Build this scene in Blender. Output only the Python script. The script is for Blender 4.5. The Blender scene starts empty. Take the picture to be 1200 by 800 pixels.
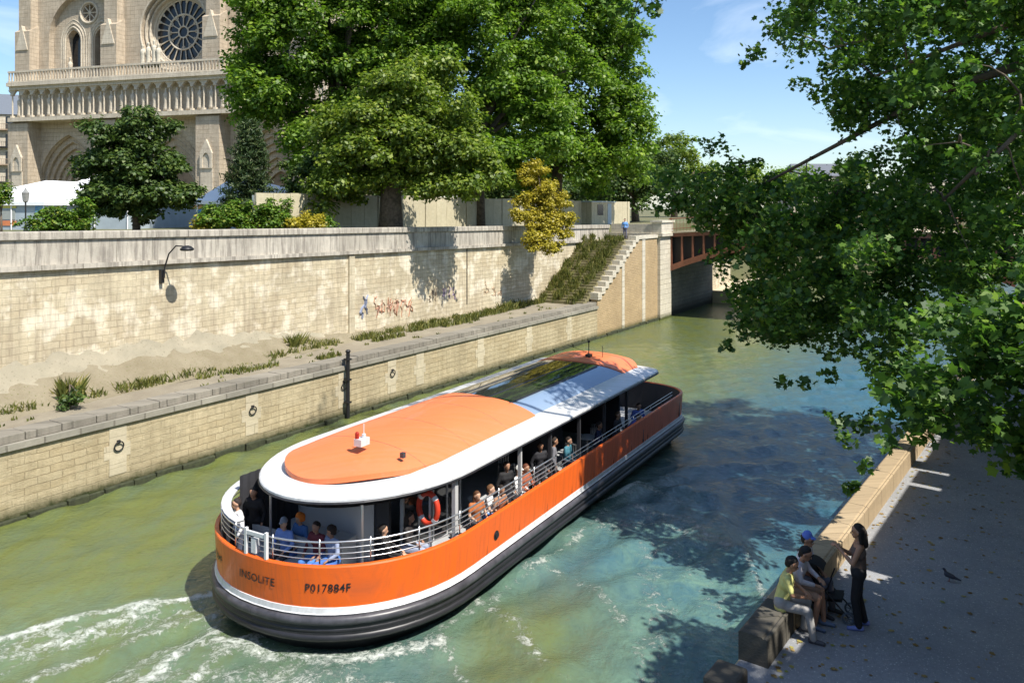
import bpy, bmesh, math, random
import numpy as np
from mathutils import Vector, Matrix, Quaternion
from mathutils.geometry import tessellate_polygon
random.seed(7); RNG = np.random.default_rng(11)
SC = bpy.context.scene; COL = SC.collection
PI = math.pi
# ------------------------------------------------------------------ camera model (photo 1200x800)
F = 930.0; HY = 244.0; CAMZ = 9.3
def ray(px, py): return ((px-600)/F, 1.0, -(py-HY)/F)
def at_z(px, py, z):
    r = ray(px, py); k = (z-CAMZ)/r[2]
    return Vector((r[0]*k, k, z))
def at_d(px, py, Y):
    r = ray(px, py); return Vector((r[0]*Y, Y, CAMZ+r[2]*Y))
# ------------------------------------------------------------------ tagging
def tag(o, label=None, cat=None, group=None, kind=None):
    if label: o['label'] = label
    if cat: o['category'] = cat
    if group: o['group'] = group
    if kind: o['kind'] = kind
    return o
def empty(name, loc=(0,0,0), rz=0.0, label=None, cat=None, group=None):
    o = bpy.data.objects.new(name, None); COL.objects.link(o)
    o.location = loc; o.rotation_euler = (0,0,rz); o.empty_display_size = .3
    return tag(o, label, cat, group)
def kids(o): return [c for c in bpy.data.objects if c.parent == o]
def copy_tree(o, parent=None):
    c = o.copy(); COL.objects.link(c)
    if parent: c.parent = parent
    for ch in kids(o): copy_tree(ch, c)
    return c
# ------------------------------------------------------------------ mesh builder
class MB:
    def __init__(s): s.v=[]; s.f=[]; s.m=[]; s.mi=0
    def add(s, vs, fs):
        n=len(s.v); s.v.extend([tuple(p) for p in vs])
        for f in fs: s.f.append(tuple(i+n for i in f)); s.m.append(s.mi)
        return s
    def box(s, a, b, M=None):
        x0,y0,z0=a; x1,y1,z1=b
        vs=[(x0,y0,z0),(x1,y0,z0),(x1,y1,z0),(x0,y1,z0),(x0,y0,z1),(x1,y0,z1),(x1,y1,z1),(x0,y1,z1)]
        if M is not None: vs=[tuple(M@Vector(p)) for p in vs]
        return s.add(vs,[(0,3,2,1),(4,5,6,7),(0,1,5,4),(1,2,6,5),(2,3,7,6),(3,0,4,7)])
    def tube(s, pts, rad, n=8, caps=True, flat=1.0):
        pts=[Vector(p) for p in pts]
        if not hasattr(rad,'__len__'): rad=[rad]*len(pts)
        vs=[]; fs=[]; up=None
        for i,p in enumerate(pts):
            t=(pts[min(i+1,len(pts)-1)]-pts[max(i-1,0)])
            if t.length<1e-9: t=Vector((0,0,1))
            t.normalize()
            if up is None:
                up=Vector((0,0,1)) if abs(t.z)<.9 else Vector((1,0,0))
            a=t.cross(up)
            if a.length<1e-6: a=t.cross(Vector((0,1,0)))
            a.normalize(); b=a.cross(t); up=b
            for k in range(n):
                an=2*PI*k/n
                vs.append(p+a*math.cos(an)*rad[i]+b*math.sin(an)*rad[i]*flat)
        for i in range(len(pts)-1):
            for k in range(n):
                k2=(k+1)%n
                fs.append((i*n+k,(i+1)*n+k,(i+1)*n+k2,i*n+k2))
        if caps:
            fs.append(tuple(range(n))); fs.append(tuple(reversed(range((len(pts)-1)*n,len(pts)*n))))
        return s.add(vs,fs)
    def lathe(s, prof, c=(0,0,0), n=12, sx=1, sy=1):
        vs=[];fs=[]
        for r,z in prof:
            for k in range(n):
                a=2*PI*k/n; vs.append((c[0]+r*sx*math.cos(a),c[1]+r*sy*math.sin(a),c[2]+z))
        for i in range(len(prof)-1):
            for k in range(n):
                k2=(k+1)%n; fs.append((i*n+k,i*n+k2,(i+1)*n+k2,(i+1)*n+k))
        fs.append(tuple(reversed(range(n)))); fs.append(tuple(range((len(prof)-1)*n,len(prof)*n)))
        return s.add(vs,fs)
    def loft(s, rings, closed=True, cap0=False, cap1=False):
        n=len(rings[0]); vs=[p for r in rings for p in r]; fs=[]
        for i in range(len(rings)-1):
            for k in range(n if closed else n-1):
                k2=(k+1)%n; fs.append((i*n+k,i*n+k2,(i+1)*n+k2,(i+1)*n+k))
        if cap0: fs.append(tuple(reversed(range(n))))
        if cap1: fs.append(tuple(range((len(rings)-1)*n,len(rings)*n)))
        return s.add(vs,fs)
    def prism(s, poly, z0, z1):
        n=len(poly)
        vs=[(p[0],p[1],z0) for p in poly]+[(p[0],p[1],z1) for p in poly]
        fs=[tuple(reversed(range(n))),tuple(range(n,2*n))]+[(i,(i+1)%n,n+(i+1)%n,n+i) for i in range(n)]
        return s.add(vs,fs)
    def plate(s, outer, holes, y0, y1):
        # outline in x,z with holes; front at y0 and the jambs back to y1
        loops=[[Vector((p[0],p[1],0)) for p in l] for l in [outer]+holes]
        flat=[p for l in loops for p in l]
        tris=tessellate_polygon(loops)
        vs=[(p.x,y0,p.y) for p in flat]; fs=[]
        for t in tris:
            a,b,c=[flat[i] for i in t]
            fs.append(tuple(t) if (b-a).cross(c-a).z>0 else tuple(reversed(t)))
        s.add(vs,fs)
        for l in loops:
            n=len(l); vs=[(p.x,y0,p.y) for p in l]+[(p.x,y1,p.y) for p in l]
            s.add(vs,[(i,(i+1)%n,n+(i+1)%n,n+i) for i in range(n)])
        return s
    def sphere(s, c, r, n=10, m=6, sc=(1,1,1)):
        pr=[(max(.001,math.sin(PI*i/m)),-math.cos(PI*i/m)) for i in range(m+1)]
        vs=[];fs=[]
        for q,z in pr:
            for k in range(n):
                a=2*PI*k/n; vs.append((c[0]+r*sc[0]*q*math.cos(a),c[1]+r*sc[1]*q*math.sin(a),c[2]+r*sc[2]*z))
        for i in range(m):
            for k in range(n):
                k2=(k+1)%n; fs.append((i*n+k,i*n+k2,(i+1)*n+k2,(i+1)*n+k))
        return s.add(vs,fs)
    def build(s, name, mats, parent=None, loc=(0,0,0), rz=0.0, smooth=False, recalc=False, bevel=0):
        me=bpy.data.meshes.new(name); me.from_pydata(s.v,[],s.f)
        if not isinstance(mats,(list,tuple)): mats=[mats]
        for m in mats: me.materials.append(m)
        me.polygons.foreach_set('material_index',s.m)
        if recalc:
            bm=bmesh.new(); bm.from_mesh(me); bmesh.ops.remove_doubles(bm,verts=bm.verts,dist=1e-5)
            bmesh.ops.recalc_face_normals(bm,faces=bm.faces); bm.to_mesh(me); bm.free()
        if smooth: me.polygons.foreach_set('use_smooth',[True]*len(me.polygons))
        me.update()
        if smooth=='auto': me.set_sharp_from_angle(angle=math.radians(28))
        o=bpy.data.objects.new(name,me); COL.objects.link(o); o.location=loc; o.rotation_euler=(0,0,rz)
        if parent: o.parent=parent
        if bevel:
            md=o.modifiers.new('b','BEVEL'); md.width=bevel; md.segments=2; md.limit_method='ANGLE'
        return o
# ------------------------------------------------------------------ materials
class NT:
    def __init__(s,name):
        s.mat=bpy.data.materials.new(name); s.mat.use_nodes=True; s.t=s.mat.node_tree; s.n=s.t.nodes
        s.b=s.n['Principled BSDF']; s.out=s.n['Material Output']
    def new(s,t,**k):
        n=s.n.new(t)
        for a,v in k.items(): setattr(n,a,v)
        return n
    def l(s,a,b): s.t.links.new(a,b)
    def coord(s,kind='Object'): return s.new('ShaderNodeTexCoord').outputs[kind]
    def mapping(s,vec,scale=(1,1,1),rot=(0,0,0),loc=(0,0,0)):
        m=s.new('ShaderNodeMapping'); s.l(vec,m.inputs['Vector']); m.inputs['Scale'].default_value=scale
        m.inputs['Rotation'].default_value=rot; m.inputs['Location'].default_value=loc; return m.outputs[0]
    def noise(s,vec,scale,detail=4,rough=.55,dist=0):
        n=s.new('ShaderNodeTexNoise'); s.l(vec,n.inputs['Vector']); n.inputs['Scale'].default_value=scale
        n.inputs['Detail'].default_value=detail; n.inputs['Roughness'].default_value=rough; n.inputs['Distortion'].default_value=dist
        return n.outputs['Fac']
    def ramp(s,fac,stops):
        r=s.new('ShaderNodeValToRGB'); s.l(fac,r.inputs[0]); e=r.color_ramp.elements
        while len(e)<len(stops): e.new(.5)
        for q,(p,c) in zip(e,stops):
            q.position=p; q.color=(c[0],c[1],c[2],1) if hasattr(c,'__len__') else (c,c,c,1)
        return r.outputs[0]
    def mix(s,fac,a,b,mode='MIX'):
        m=s.new('ShaderNodeMix',data_type='RGBA',blend_type=mode)
        for inp,v in ((m.inputs[0],fac),(m.inputs[6],a),(m.inputs[7],b)):
            if hasattr(v,'links'): s.l(v,inp)
            elif hasattr(v,'__len__'): inp.default_value=(v[0],v[1],v[2],1)
            else: inp.default_value=v
        return m.outputs[2]
    def math(s,op,a,b=None,c=None,clamp=False):
        m=s.new('ShaderNodeMath',operation=op,use_clamp=clamp)
        for i,v in enumerate((a,b,c)):
            if v is None: continue
            if hasattr(v,'links'): s.l(v,m.inputs[i])
            else: m.inputs[i].default_value=v
        return m.outputs[0]
    def bump(s,h,strength=.5,dist=.02,normal=None):
        b=s.new('ShaderNodeBump'); s.l(h,b.inputs['Height']); b.inputs['Strength'].default_value=strength; b.inputs['Distance'].default_value=dist
        if normal is not None: s.l(normal,b.inputs['Normal'])
        return b.outputs[0]
    def set(s,col=None,rough=None,metal=None,normal=None,spec=None,alpha=None,trans=None,ior=None,coat=None):
        for key,v in (('Base Color',col),('Roughness',rough),('Metallic',metal),('Normal',normal),('Specular IOR Level',spec),('Alpha',alpha),('Transmission Weight',trans),('IOR',ior),('Coat Weight',coat)):
            if v is None: continue
            i=s.b.inputs[key]
            if hasattr(v,'links'): s.l(v,i)
            elif hasattr(v,'__len__'): i.default_value=(v[0],v[1],v[2],1)
            else: i.default_value=v
        return s.mat
def flat(name,col,rough=.6,metal=0,var=.12,scale=6,coat=None,bump=0,spec=None):
    t=NT(name); c=t.coord(); n=t.noise(c,scale,5,.6)
    dark=tuple(x*(1-var) for x in col); lite=tuple(min(1,x*(1+var)) for x in col)
    cc=t.ramp(n,[(.3,dark),(.7,lite)])
    nr=t.bump(t.noise(c,scale*6,3),bump,.01) if bump else None
    return t.set(col=cc,rough=rough,metal=metal,coat=coat,normal=nr,spec=spec)
def xz(t, xscale=1.0):
    sp=t.new('ShaderNodeSeparateXYZ'); t.l(t.coord(),sp.inputs[0])
    cb=t.new('ShaderNodeCombineXYZ'); t.l(t.math('ADD',sp.outputs[0],sp.outputs[1]),cb.inputs[0]); t.l(sp.outputs[2],cb.inputs[1])
    return cb.outputs[0], sp
def stone(name, c1, c2, mortar, bw=.55, bh=.26, ms=.012, stain=.5, streak=None, algae=None, bumpd=.03, patch=None, mfac=.75):
    t=NT(name); v,sp=xz(t)
    wob=t.noise(v,1.3,2); vv=t.new('ShaderNodeVectorMath',operation='MULTIPLY_ADD')
    cw=t.new('ShaderNodeCombineXYZ'); t.l(wob,cw.inputs[0]); t.l(wob,cw.inputs[1])
    t.l(cw.outputs[0],vv.inputs[0]); vv.inputs[1].default_value=(.16,.10,0); t.l(v,vv.inputs[2])
    br=t.new('ShaderNodeTexBrick'); t.l(vv.outputs[0],br.inputs['Vector'])
    br.inputs['Scale'].default_value=1; br.inputs['Brick Width'].default_value=bw; br.inputs['Row Height'].default_value=bh
    br.inputs['Mortar Size'].default_value=ms; br.inputs['Mortar Smooth'].default_value=.3; br.inputs['Bias'].default_value=0
    br.inputs['Color1'].default_value=(*c1,1); br.inputs['Color2'].default_value=(*c2,1); br.inputs['Mortar'].default_value=(*mortar,1)
    b2=t.new('ShaderNodeTexBrick',offset=.37); t.l(t.mapping(vv.outputs[0],(1,1,1),(0,0,0),(3.31,1.17,0)),b2.inputs['Vector'])
    b2.inputs['Scale'].default_value=1; b2.inputs['Brick Width'].default_value=bw*1.7; b2.inputs['Row Height'].default_value=bh*1.45
    b2.inputs['Mortar Size'].default_value=ms*.8; b2.inputs['Mortar Smooth'].default_value=.5; b2.inputs['Bias'].default_value=-.2
    for nm,cc_ in (('Color1',c1),('Color2',tuple(x*.8 for x in c1)),('Mortar',mortar)): b2.inputs[nm].default_value=(*cc_,1)
    msk=t.ramp(t.noise(t.mapping(v,(.6,1.5,1)),.5,3,.5),[(.47,0),(.53,1)]) if bh<1 else 0.0
    bcol=t.mix(msk,br.outputs['Color'],b2.outputs['Color'])
    base=t.mix(mfac, tuple((a+b)/2 for a,b in zip(c1,c2)), bcol)
    n1=t.noise(v,.45,6,.65); n2=t.noise(v,3.5,6,.7); n3=t.noise(v,22,4,.7)
    col=t.mix(t.math('MULTIPLY',t.ramp(n1,[(.38,0),(.68,1)]),stain),base,tuple(x*.55 for x in c2))
    col=t.mix(t.math('MULTIPLY',t.ramp(n2,[(.42,0),(.7,1)]),.55),col,tuple(x*.62 for x in c1),)
    col=t.mix(.35,col,t.mix(n3,(.35,.33,.3),(1,1,1)),'MULTIPLY')
    if patch:
        col=t.mix(t.math('MULTIPLY',t.ramp(t.noise(t.mapping(v,(1,1,1),(0,0,0),(7,3,0)),.9,5,.6),[(.5,0),(.6,1)]),patch[0]),col,patch[1])
    if streak:
        m=t.mapping(v,(3.0,.25,1)); sn=t.noise(m,1.4,6,.7)
        col=t.mix(t.math('MULTIPLY',t.ramp(sn,[(.45,0),(.62,1)]),streak[0]),col,streak[1])
    if algae:
        z0,z1,ac=algae
        zz=t.math('ADD',sp.outputs[2],t.math('MULTIPLY',t.math('SUBTRACT',n2,.5),.5))
        fac=t.math('DIVIDE',t.math('SUBTRACT',z1,zz),z1-z0,clamp=True)
        col=t.mix(fac,col,ac)
    h=t.math('ADD',t.math('MULTIPLY',br.outputs['Fac'],-1.0),t.math('ADD',n2,t.math('MULTIPLY',n3,.5)))
    return t.set(col=col,rough=.92,normal=t.bump(h,.9,bumpd),spec=.2)
def leafmat(name, dark, lite, trans=.35, warm=None):
    t=NT(name); t.n.remove(t.b)
    a=t.new('ShaderNodeAttribute',attribute_name='rnd')
    stops=[(0,dark),(.75,lite)]
    if warm: stops.append((1,warm))
    c=t.ramp(a.outputs['Fac'],stops)
    d=t.new('ShaderNodeBsdfDiffuse'); t.l(c,d.inputs[0])
    tr=t.new('ShaderNodeBsdfTranslucent'); t.l(t.mix(.5,c,(1.0,1.25,.35),'MULTIPLY'),tr.inputs[0])
    g=t.new('ShaderNodeBsdfGlossy'); g.inputs['Roughness'].default_value=.5; g.inputs[0].default_value=(1,1,1,1)
    m1=t.new('ShaderNodeMixShader'); m1.inputs[0].default_value=trans; t.l(d.outputs[0],m1.inputs[1]); t.l(tr.outputs[0],m1.inputs[2])
    m2=t.new('ShaderNodeMixShader'); m2.inputs[0].default_value=.022; t.l(m1.outputs[0],m2.inputs[1]); t.l(g.outputs[0],m2.inputs[2])
    t.l(m2.outputs[0],t.out.inputs[0]); return t.mat
# ------------------------------------------------------------------ foliage
QUAD=np.array([(-.5,0),(0,-.32),(.5,0),(0,.32)])
LOBE=np.array([(-.48,.02),(-.28,-.20),(-.12,-.46),(.06,-.28),(.36,-.36),(.30,-.12),(.60,-.02),(.32,.12),(.36,.36),(.06,.28),(-.16,.45),(-.27,.19)])
NEED=np.array([(-.5,-.06),(.5,-.03),(.5,.03),(-.5,.06)])
def leaf_object(name, pts, size, mat, parent=None, shape=QUAD, up=.6, seed=1, out=None):
    rng=np.random.default_rng(seed); n=len(pts); k=len(shape)
    nr=rng.normal(size=(n,3)); nr/=np.linalg.norm(nr,axis=1)[:,None]
    nr[:,2]=np.abs(nr[:,2])+up
    if out is not None: nr+=out*.8
    nr/=np.linalg.norm(nr,axis=1)[:,None]
    r=rng.normal(size=(n,3)); a=np.cross(nr,r); a/=np.linalg.norm(a,axis=1)[:,None]; b=np.cross(nr,a)
    sz=size*(.45+1.0*rng.random(n))
    V=pts[:,None,:]+sz[:,None,None]*(shape[None,:,0,None]*a[:,None,:]+shape[None,:,1,None]*b[:,None,:])
    # slight fold
    cv=rng.uniform(.05,.55,n)*(1 if up<5 else .1)
    V-=nr[:,None,:]*(sz*cv)[:,None,None]*(shape[None,:,0,None]**2+np.abs(shape[None,:,1,None])*.6)
    V=V.reshape(-1,3)
    me=bpy.data.meshes.new(name); me.vertices.add(n*k); me.vertices.foreach_set('co',V.ravel())
    me.loops.add(n*k); me.loops.foreach_set('vertex_index',np.arange(n*k,dtype=np.int32))
    me.polygons.add(n); me.polygons.foreach_set('loop_start',np.arange(n,dtype=np.int32)*k)
    at=me.attributes.new('rnd','FLOAT','POINT'); at.data.foreach_set('value',np.repeat(rng.random(n)**1.3,k).astype(np.float32))
    me.materials.append(mat); me.update(calc_edges=True); me.validate()
    o=bpy.data.objects.new(name,me); COL.objects.link(o)
    if parent: o.parent=parent
    return o
def clump_points(centers, radii, counts, rng, flatz=.6):
    P=[];O=[]
    for c,r,n in zip(centers,radii,counts):
        d=rng.normal(size=(n,3)); d/=np.linalg.norm(d,axis=1)[:,None]
        rr=r*(rng.random(n)**.45); far=rng.random(n)<.16; rr=np.where(far,rr*rng.uniform(1.05,1.5,n),rr)
        # break into sprays
        q=d*rr[:,None]; q[:,2]*=flatz
        q+=np.sin(q[:,[1,2,0]]*5/r)*r*.12
        P.append(c+q); O.append(d)
    return np.concatenate(P),np.concatenate(O)
def blob_centers(center, rad, n, rng, inner=.35, flatbot=.8):
    out=[]
    c=np.array(center); R=np.array(rad)
    while len(out)<n:
        d=rng.normal(size=3); d/=np.linalg.norm(d)
        if d[2]<-flatbot: continue
        r=inner+(1-inner)*rng.random()**.6
        r*=1+.16*math.sin(3*d[0]+5*d[1]+center[0])+.12*math.sin(7*d[2]+4*d[0])
        out.append(c+d*R*r)
    return np.array(out)
def make_tree(name, base, blobs, trunk_r, leafsize, nleaf, nclump, clr, mat, bark, label, cat='tree', group=None, shape=QUAD, seed=1, limbs=9, fork=None, up=.5, crown='crown'):
    rng=np.random.default_rng(seed); root=empty(name, base, 0, label, cat, group)
    b=np.array(base); cs=[]
    vol=[r[0]*r[1]*r[2] for _,r in blobs]; tot=sum(v**.67 for v in vol)
    for (c,r),v in zip(blobs,vol):
        cs.append(blob_centers(np.array(c)-b, r, max(3,int(nclump*v**.67/tot)), rng))
    cs=np.concatenate(cs); rad=clr*(.6+.8*rng.random(len(cs)))
    cnt=(nleaf*rad**2/np.sum(rad**2)).astype(int)+1
    P,O=clump_points(cs,rad,cnt,rng)
    leaf_object(crown,P,leafsize,mat,root,shape,up=up,seed=seed+5,out=O)
    m=MB(); cc=np.mean(cs,axis=0)
    fk=np.array(fork)-b if fork is not None else np.array([cc[0]*.4,cc[1]*.4,max(.8,cc[2]*.55)])
    tp=[Vector((0,0,-.3)),Vector(fk*.5+rng.normal(size=3)*.08*trunk_r),Vector(fk)]
    m.tube(tp,[trunk_r*1.25,trunk_r,trunk_r*.8],10)
    idx=rng.choice(len(cs),min(limbs,len(cs)),replace=False)
    for i in idx:
        e=cs[i]; mid=fk*.45+e*.55+np.array([0,0,.12*np.linalg.norm(e-fk)])
        q=fk*.8+e*.2+np.array([0,0,.08*np.linalg.norm(e-fk)])
        m.tube([Vector(fk),Vector(q),Vector(mid),Vector(e)],[trunk_r*.55,trunk_r*.4,trunk_r*.24,trunk_r*.08],6)
    m.build('trunk',bark,root,smooth=True)
    return root
# ------------------------------------------------------------------ organic bodies (one continuous surface)
def capsule(m,a,ra,b,rb,n=10):
    a=Vector(a);b=Vector(b);d=b-a;L=d.length
    if L<1e-5: d=Vector((0,0,1));L=1e-5
    d.normalize(); up=Vector((0,0,1)) if abs(d.z)<.9 else Vector((1,0,0))
    x=d.cross(up).normalized(); y=d.cross(x)
    rings=[]
    for k in (-85,-55,-25): rings.append((a+d*ra*math.sin(math.radians(k)),ra*math.cos(math.radians(k))))
    rings.append((a,ra)); rings.append((b,rb))
    for k in (25,55,85): rings.append((b+d*rb*math.sin(math.radians(k)),rb*math.cos(math.radians(k))))
    m.loft([[c+x*r*math.cos(2*PI*i/n)+y*r*math.sin(2*PI*i/n) for i in range(n)] for c,r in rings],True,True,True)
def organic(name, caps, mat, parent, voxel=.02, smooth=3, sub=False, loc=(0,0,0)):
    m=MB()
    for c in caps: capsule(m,*c)
    o=m.build(name,mat,None,recalc=False)
    bm=bmesh.new(); bm.from_mesh(o.data); bmesh.ops.recalc_face_normals(bm,faces=bm.faces); bm.to_mesh(o.data); bm.free()
    r=o.modifiers.new('r','REMESH'); r.mode='VOXEL'; r.voxel_size=voxel; r.use_smooth_shade=True
    s=o.modifiers.new('s','SMOOTH'); s.factor=.5; s.iterations=smooth
    dg=bpy.context.evaluated_depsgraph_get(); me=bpy.data.meshes.new_from_object(o.evaluated_get(dg))
    me.name=name; o.modifiers.clear(); o.data=me
    me.polygons.foreach_set('use_smooth',[True]*len(me.polygons))
    if not me.materials: me.materials.append(mat)
    o.parent=parent; o.location=loc
    return o
# ------------------------------------------------------------------ frames
A=math.radians(32.3); RZC=PI/2-A        # canal frame: local x = along the canal, y = to the left bank
dC=Vector((math.sin(A),math.cos(A),0)); lC=Vector((-math.cos(A),math.sin(A),0))
def Cw(s,l,z=0): return dC*s+lC*l+Vector((0,0,z))
AR=math.radians(36.3); RZR=PI/2-AR      # right bank frame
dR=Vector((math.sin(AR),math.cos(AR),0)); nR=Vector((math.cos(AR),-math.sin(AR),0))
def Rw(s,t,z=0): return dR*s+nR*t+Vector((0,0,z))
def Rsl(p): return p.dot(dR), p.dot(nR)
# ------------------------------------------------------------------ materials
M={}
M['wall']=stone('cream_limestone',(.74,.65,.46),(.57,.47,.31),(.44,.36,.24),.55,.25,.012,.5,mfac=.6,streak=(.38,(.24,.19,.14)),patch=(.75,(.76,.69,.54)))
M['quaywall']=stone('quay_limestone',(.66,.56,.37),(.50,.40,.24),(.30,.23,.13),.75,.24,.012,.55,mfac=.65,streak=(.22,(.2,.15,.08)),algae=(.12,.55,(.035,.045,.015)),bumpd=.05)
M['parapet']=stone('grey_weathered_coping',(.66,.61,.52),(.54,.49,.41),(.25,.22,.18),1.5,3.0,.02,.6,streak=(.75,(.17,.15,.13)),bumpd=.02)
M['coping']=stone('grey_coping_stone',(.38,.345,.285),(.29,.265,.22),(.12,.11,.09),1.1,3.0,.03,.8,streak=(.3,(.08,.08,.06)),bumpd=.03)
M['copedge']=stone('pale_coping_edge',(.42,.39,.32),(.32,.3,.25),(.12,.1,.08),1.1,3.0,.03,.8,bumpd=.02)
M['plinth']=stone('pale_dressed_stone',(.66,.58,.42),(.56,.48,.33),(.3,.25,.16),2,.45,.012,.4,bumpd=.02)
M['ochre']=stone('ochre_rubble',(.60,.44,.25),(.48,.34,.19),(.52,.43,.30),.3,.13,.014,.4,algae=(.1,.5,(.06,.07,.02)))
M['bright']=stone('white_quoin_stone',(.72,.66,.54),(.62,.56,.44),(.38,.33,.25),.9,.42,.02,.25,algae=(.1,.5,(.06,.07,.02)),bumpd=.02)
M['cath']=stone('cathedral_limestone',(.66,.56,.43),(.56,.46,.34),(.38,.31,.23),1.3,.55,.02,.5,streak=(.35,(.22,.17,.12)),bumpd=.04,mfac=.55)
M['cathlite']=stone('cathedral_pale_stone',(.76,.68,.55),(.66,.57,.44),(.42,.36,.28),1.3,.6,.02,.4,streak=(.3,(.25,.2,.15)),bumpd=.03,mfac=.4)
M['cathdark']=flat('cathedral_shaded_stone',(.27,.2,.14),.9,var=.3,scale=1.2)  # recess shade painted into gallery, portal and rosette colour; balconies share it
M['kerb']=stone('right_kerb_stone',(.54,.42,.27),(.46,.35,.22),(.2,.15,.1),1.35,3.0,.012,.55,streak=(.25,(.2,.15,.1)),bumpd=.012)
M['darkstone']=stone('dark_stone_block',(.13,.12,.10),(.10,.09,.075),(.04,.04,.03),1.3,3,.015,.6,bumpd=.03)  # darker stone for the two nearest blocks
M['glassdark']=NT('dark_glass').set(col=(.012,.014,.018),rough=.12)
M['iron']=flat('russet_painted_iron',(.20,.075,.04),.55,var=.25,scale=2)
M['ironin']=flat('dark_iron_web',(.02,.016,.014),.7)
M['blackmetal']=flat('black_cast_iron',(.02,.02,.022),.5,.3)
M['metal']=flat('brushed_steel',(.62,.62,.62),.32,.85,var=.08)
M['white']=flat('white_paint',(.80,.80,.79),.45,var=.05,scale=2)
M['bark']=flat('plane_bark',(.11,.085,.06),.95,var=.5,scale=5,bump=.8)
M['leafA']=leafmat('plane_leaf',(.06,.13,.012),(.20,.33,.03),.5,(.33,.43,.06))
M['leafB']=leafmat('olive_leaf',(.075,.13,.016),(.22,.30,.032),.48,(.34,.38,.05))
M['leafC']=leafmat('dark_leaf',(.03,.065,.014),(.09,.145,.03),.34,(.15,.20,.04))
M['leafN']=leafmat('near_leaf',(.035,.095,.020),(.11,.215,.03),.5,(.24,.38,.05))
M['leafY']=leafmat('yellow_leaf',(.24,.21,.02),(.46,.38,.03),.35,(.58,.46,.06))
M['leafG']=leafmat('bush_leaf',(.05,.11,.010),(.13,.24,.02),.3,(.24,.25,.04))
M['needle']=leafmat('needle',(.025,.055,.02),(.08,.12,.04),.2,(.12,.14,.05))
M['grass']=leafmat('grass_blade',(.07,.09,.02),(.17,.18,.04),.3,(.34,.30,.10))
# ------------------------------------------------------------------ ground
def groundmat(name,c1,c2,scale=1.0,bump=.5,speck=None,rough=.95):
    t=NT(name); c=t.coord(); n=t.noise(c,.6*scale,6,.65); n2=t.noise(c,14*scale,5,.75); n3=t.noise(c,70*scale,2,.6)
    col=t.ramp(n,[(.3,c1),(.7,c2)]); col=t.mix(.5,col,t.mix(n2,(.4,.4,.4),(1.25,1.25,1.25)),'MULTIPLY')
    if speck:
        vo=t.new('ShaderNodeTexVoronoi'); t.l(c,vo.inputs['Vector']); vo.inputs['Scale'].default_value=speck[0]
        sel=t.math('MULTIPLY',t.ramp(vo.outputs['Distance'],[(.12,1),(.3,0)]),t.ramp(n2,[(.45,0),(.6,1)]))
        col=t.mix(t.math('MULTIPLY',sel,speck[2]),col,speck[1])
    return t.set(col=col,rough=rough,normal=t.bump(t.math('ADD',n2,n3),bump,.015),spec=.2)
M['asphalt']=groundmat('quay_asphalt',(.27,.28,.30),(.38,.385,.40),1.0,1.0,(22,(.70,.68,.64),.9))
M['dust']=groundmat('dusty_gravel',(.25,.215,.16),(.34,.30,.225),1.6,.8,(14,(.12,.11,.07),.7))
M['earth']=groundmat('earth_bank',(.22,.185,.12),(.31,.27,.19),1.2,1.0,(9,(.1,.12,.03),.9))
M['rubble']=groundmat('grey_dust',(.33,.30,.22),(.43,.38,.28),2.2,1.0,(7,(.16,.14,.09),.8))
M['park']=groundmat('park_ground',(.2,.17,.11),(.12,.14,.06),.3,.5)
def lid(name,pts,z0,z1,mat,kind='structure'):
    m=MB().prism(pts,z0,z1); o=m.build(name,mat); return tag(o,kind=kind)
def cpoly(l): return [tuple(Cw(a,b))[:2] for a,b in l]
lid('island_ground',list(reversed(cpoly([(-120,29.7),(-120,900),(700,900),(700,330),(250,60),(77,29.7)]))) if False else cpoly([(-120,29.75),(77,29.75),(140,12),(300,-60),(1200,-500),(1500,900),(-120,900)]),-1.0,7.75,M['park'])
def rpoly(l): return [tuple(Rw(a,b))[:2] for a,b in l]
lid('upper_street',list(reversed(rpoly([(-60,1.3),(95,1.3),(160,14),(1400,-160),(1400,-900),(-60,-900)]))) if False else [tuple(Rw(a,b))[:2] for a,b in [(-60,1.3),(-60,700),(1500,700),(1500,330),(300,60),(140,16),(95,1.3)]],-1.0,7.4,M['asphalt'])
# right lower quay: pavement sheet
q=lid('quay_pavement',[tuple(Rw(a,b))[:2] for a,b in [(-12,-4.50),(-12,1.0),(95,1.0),(95,-4.50)]],1.6,2.2,M['asphalt'])
m=MB().box((-12,4.5,-1.5),(95,4.85,2.196)); o=m.build('quay_retaining_wall',M['quaywall'],None,(0,0,0),RZR)
# put the riverside face at t=-4.53
for v in o.data.vertices:
    if v.co.y>4.6: v.co.y=4.53
    else: v.co.y=4.2
for v in o.data.vertices: v.co.z=min(v.co.z,2.19)
tag(o,'stone river wall dropping from the shaded right bank pavement to the water','quay wall')
q.data.transform(Matrix.Identity(4))
# kerb blocks along the right bank
rng=np.random.default_rng(3)
kroot=empty('kerb_wall',Rw(11,-4.3,2.2),RZR,'low sunlit beige stone kerb wall running along the edge of the right bank','kerb')
s=12.2-11
k=0
while s<60:
    L=1.3+.15*rng.random()
    b=MB(); prof=[(.235,0),(.235,.43),(.20,.455),(-.13,.45),(-.16,.425),(-.19,.44),(-.225,.42),(-.235,.0)]
    prof=[(y,z) for y,z in prof]
    b.loft([[(x,y,z) for y,z in prof] for x in (s+.008,s+L-.008)],True,True,True)
    mt=M['darkstone'] if k==0 else M['kerb']
    o=b.build('kerb_block',mt,kroot,recalc=True); k+=1; s+=L
b=MB().box((10.75,4.06,2.203),(11.35,4.53,2.62)); o=b.build('kerb_block',M['darkstone'],None,(0,0,0),RZR,bevel=.05)
tag(o,'detached dark stone block at the bottom edge of the picture beside the water','stone block')
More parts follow.
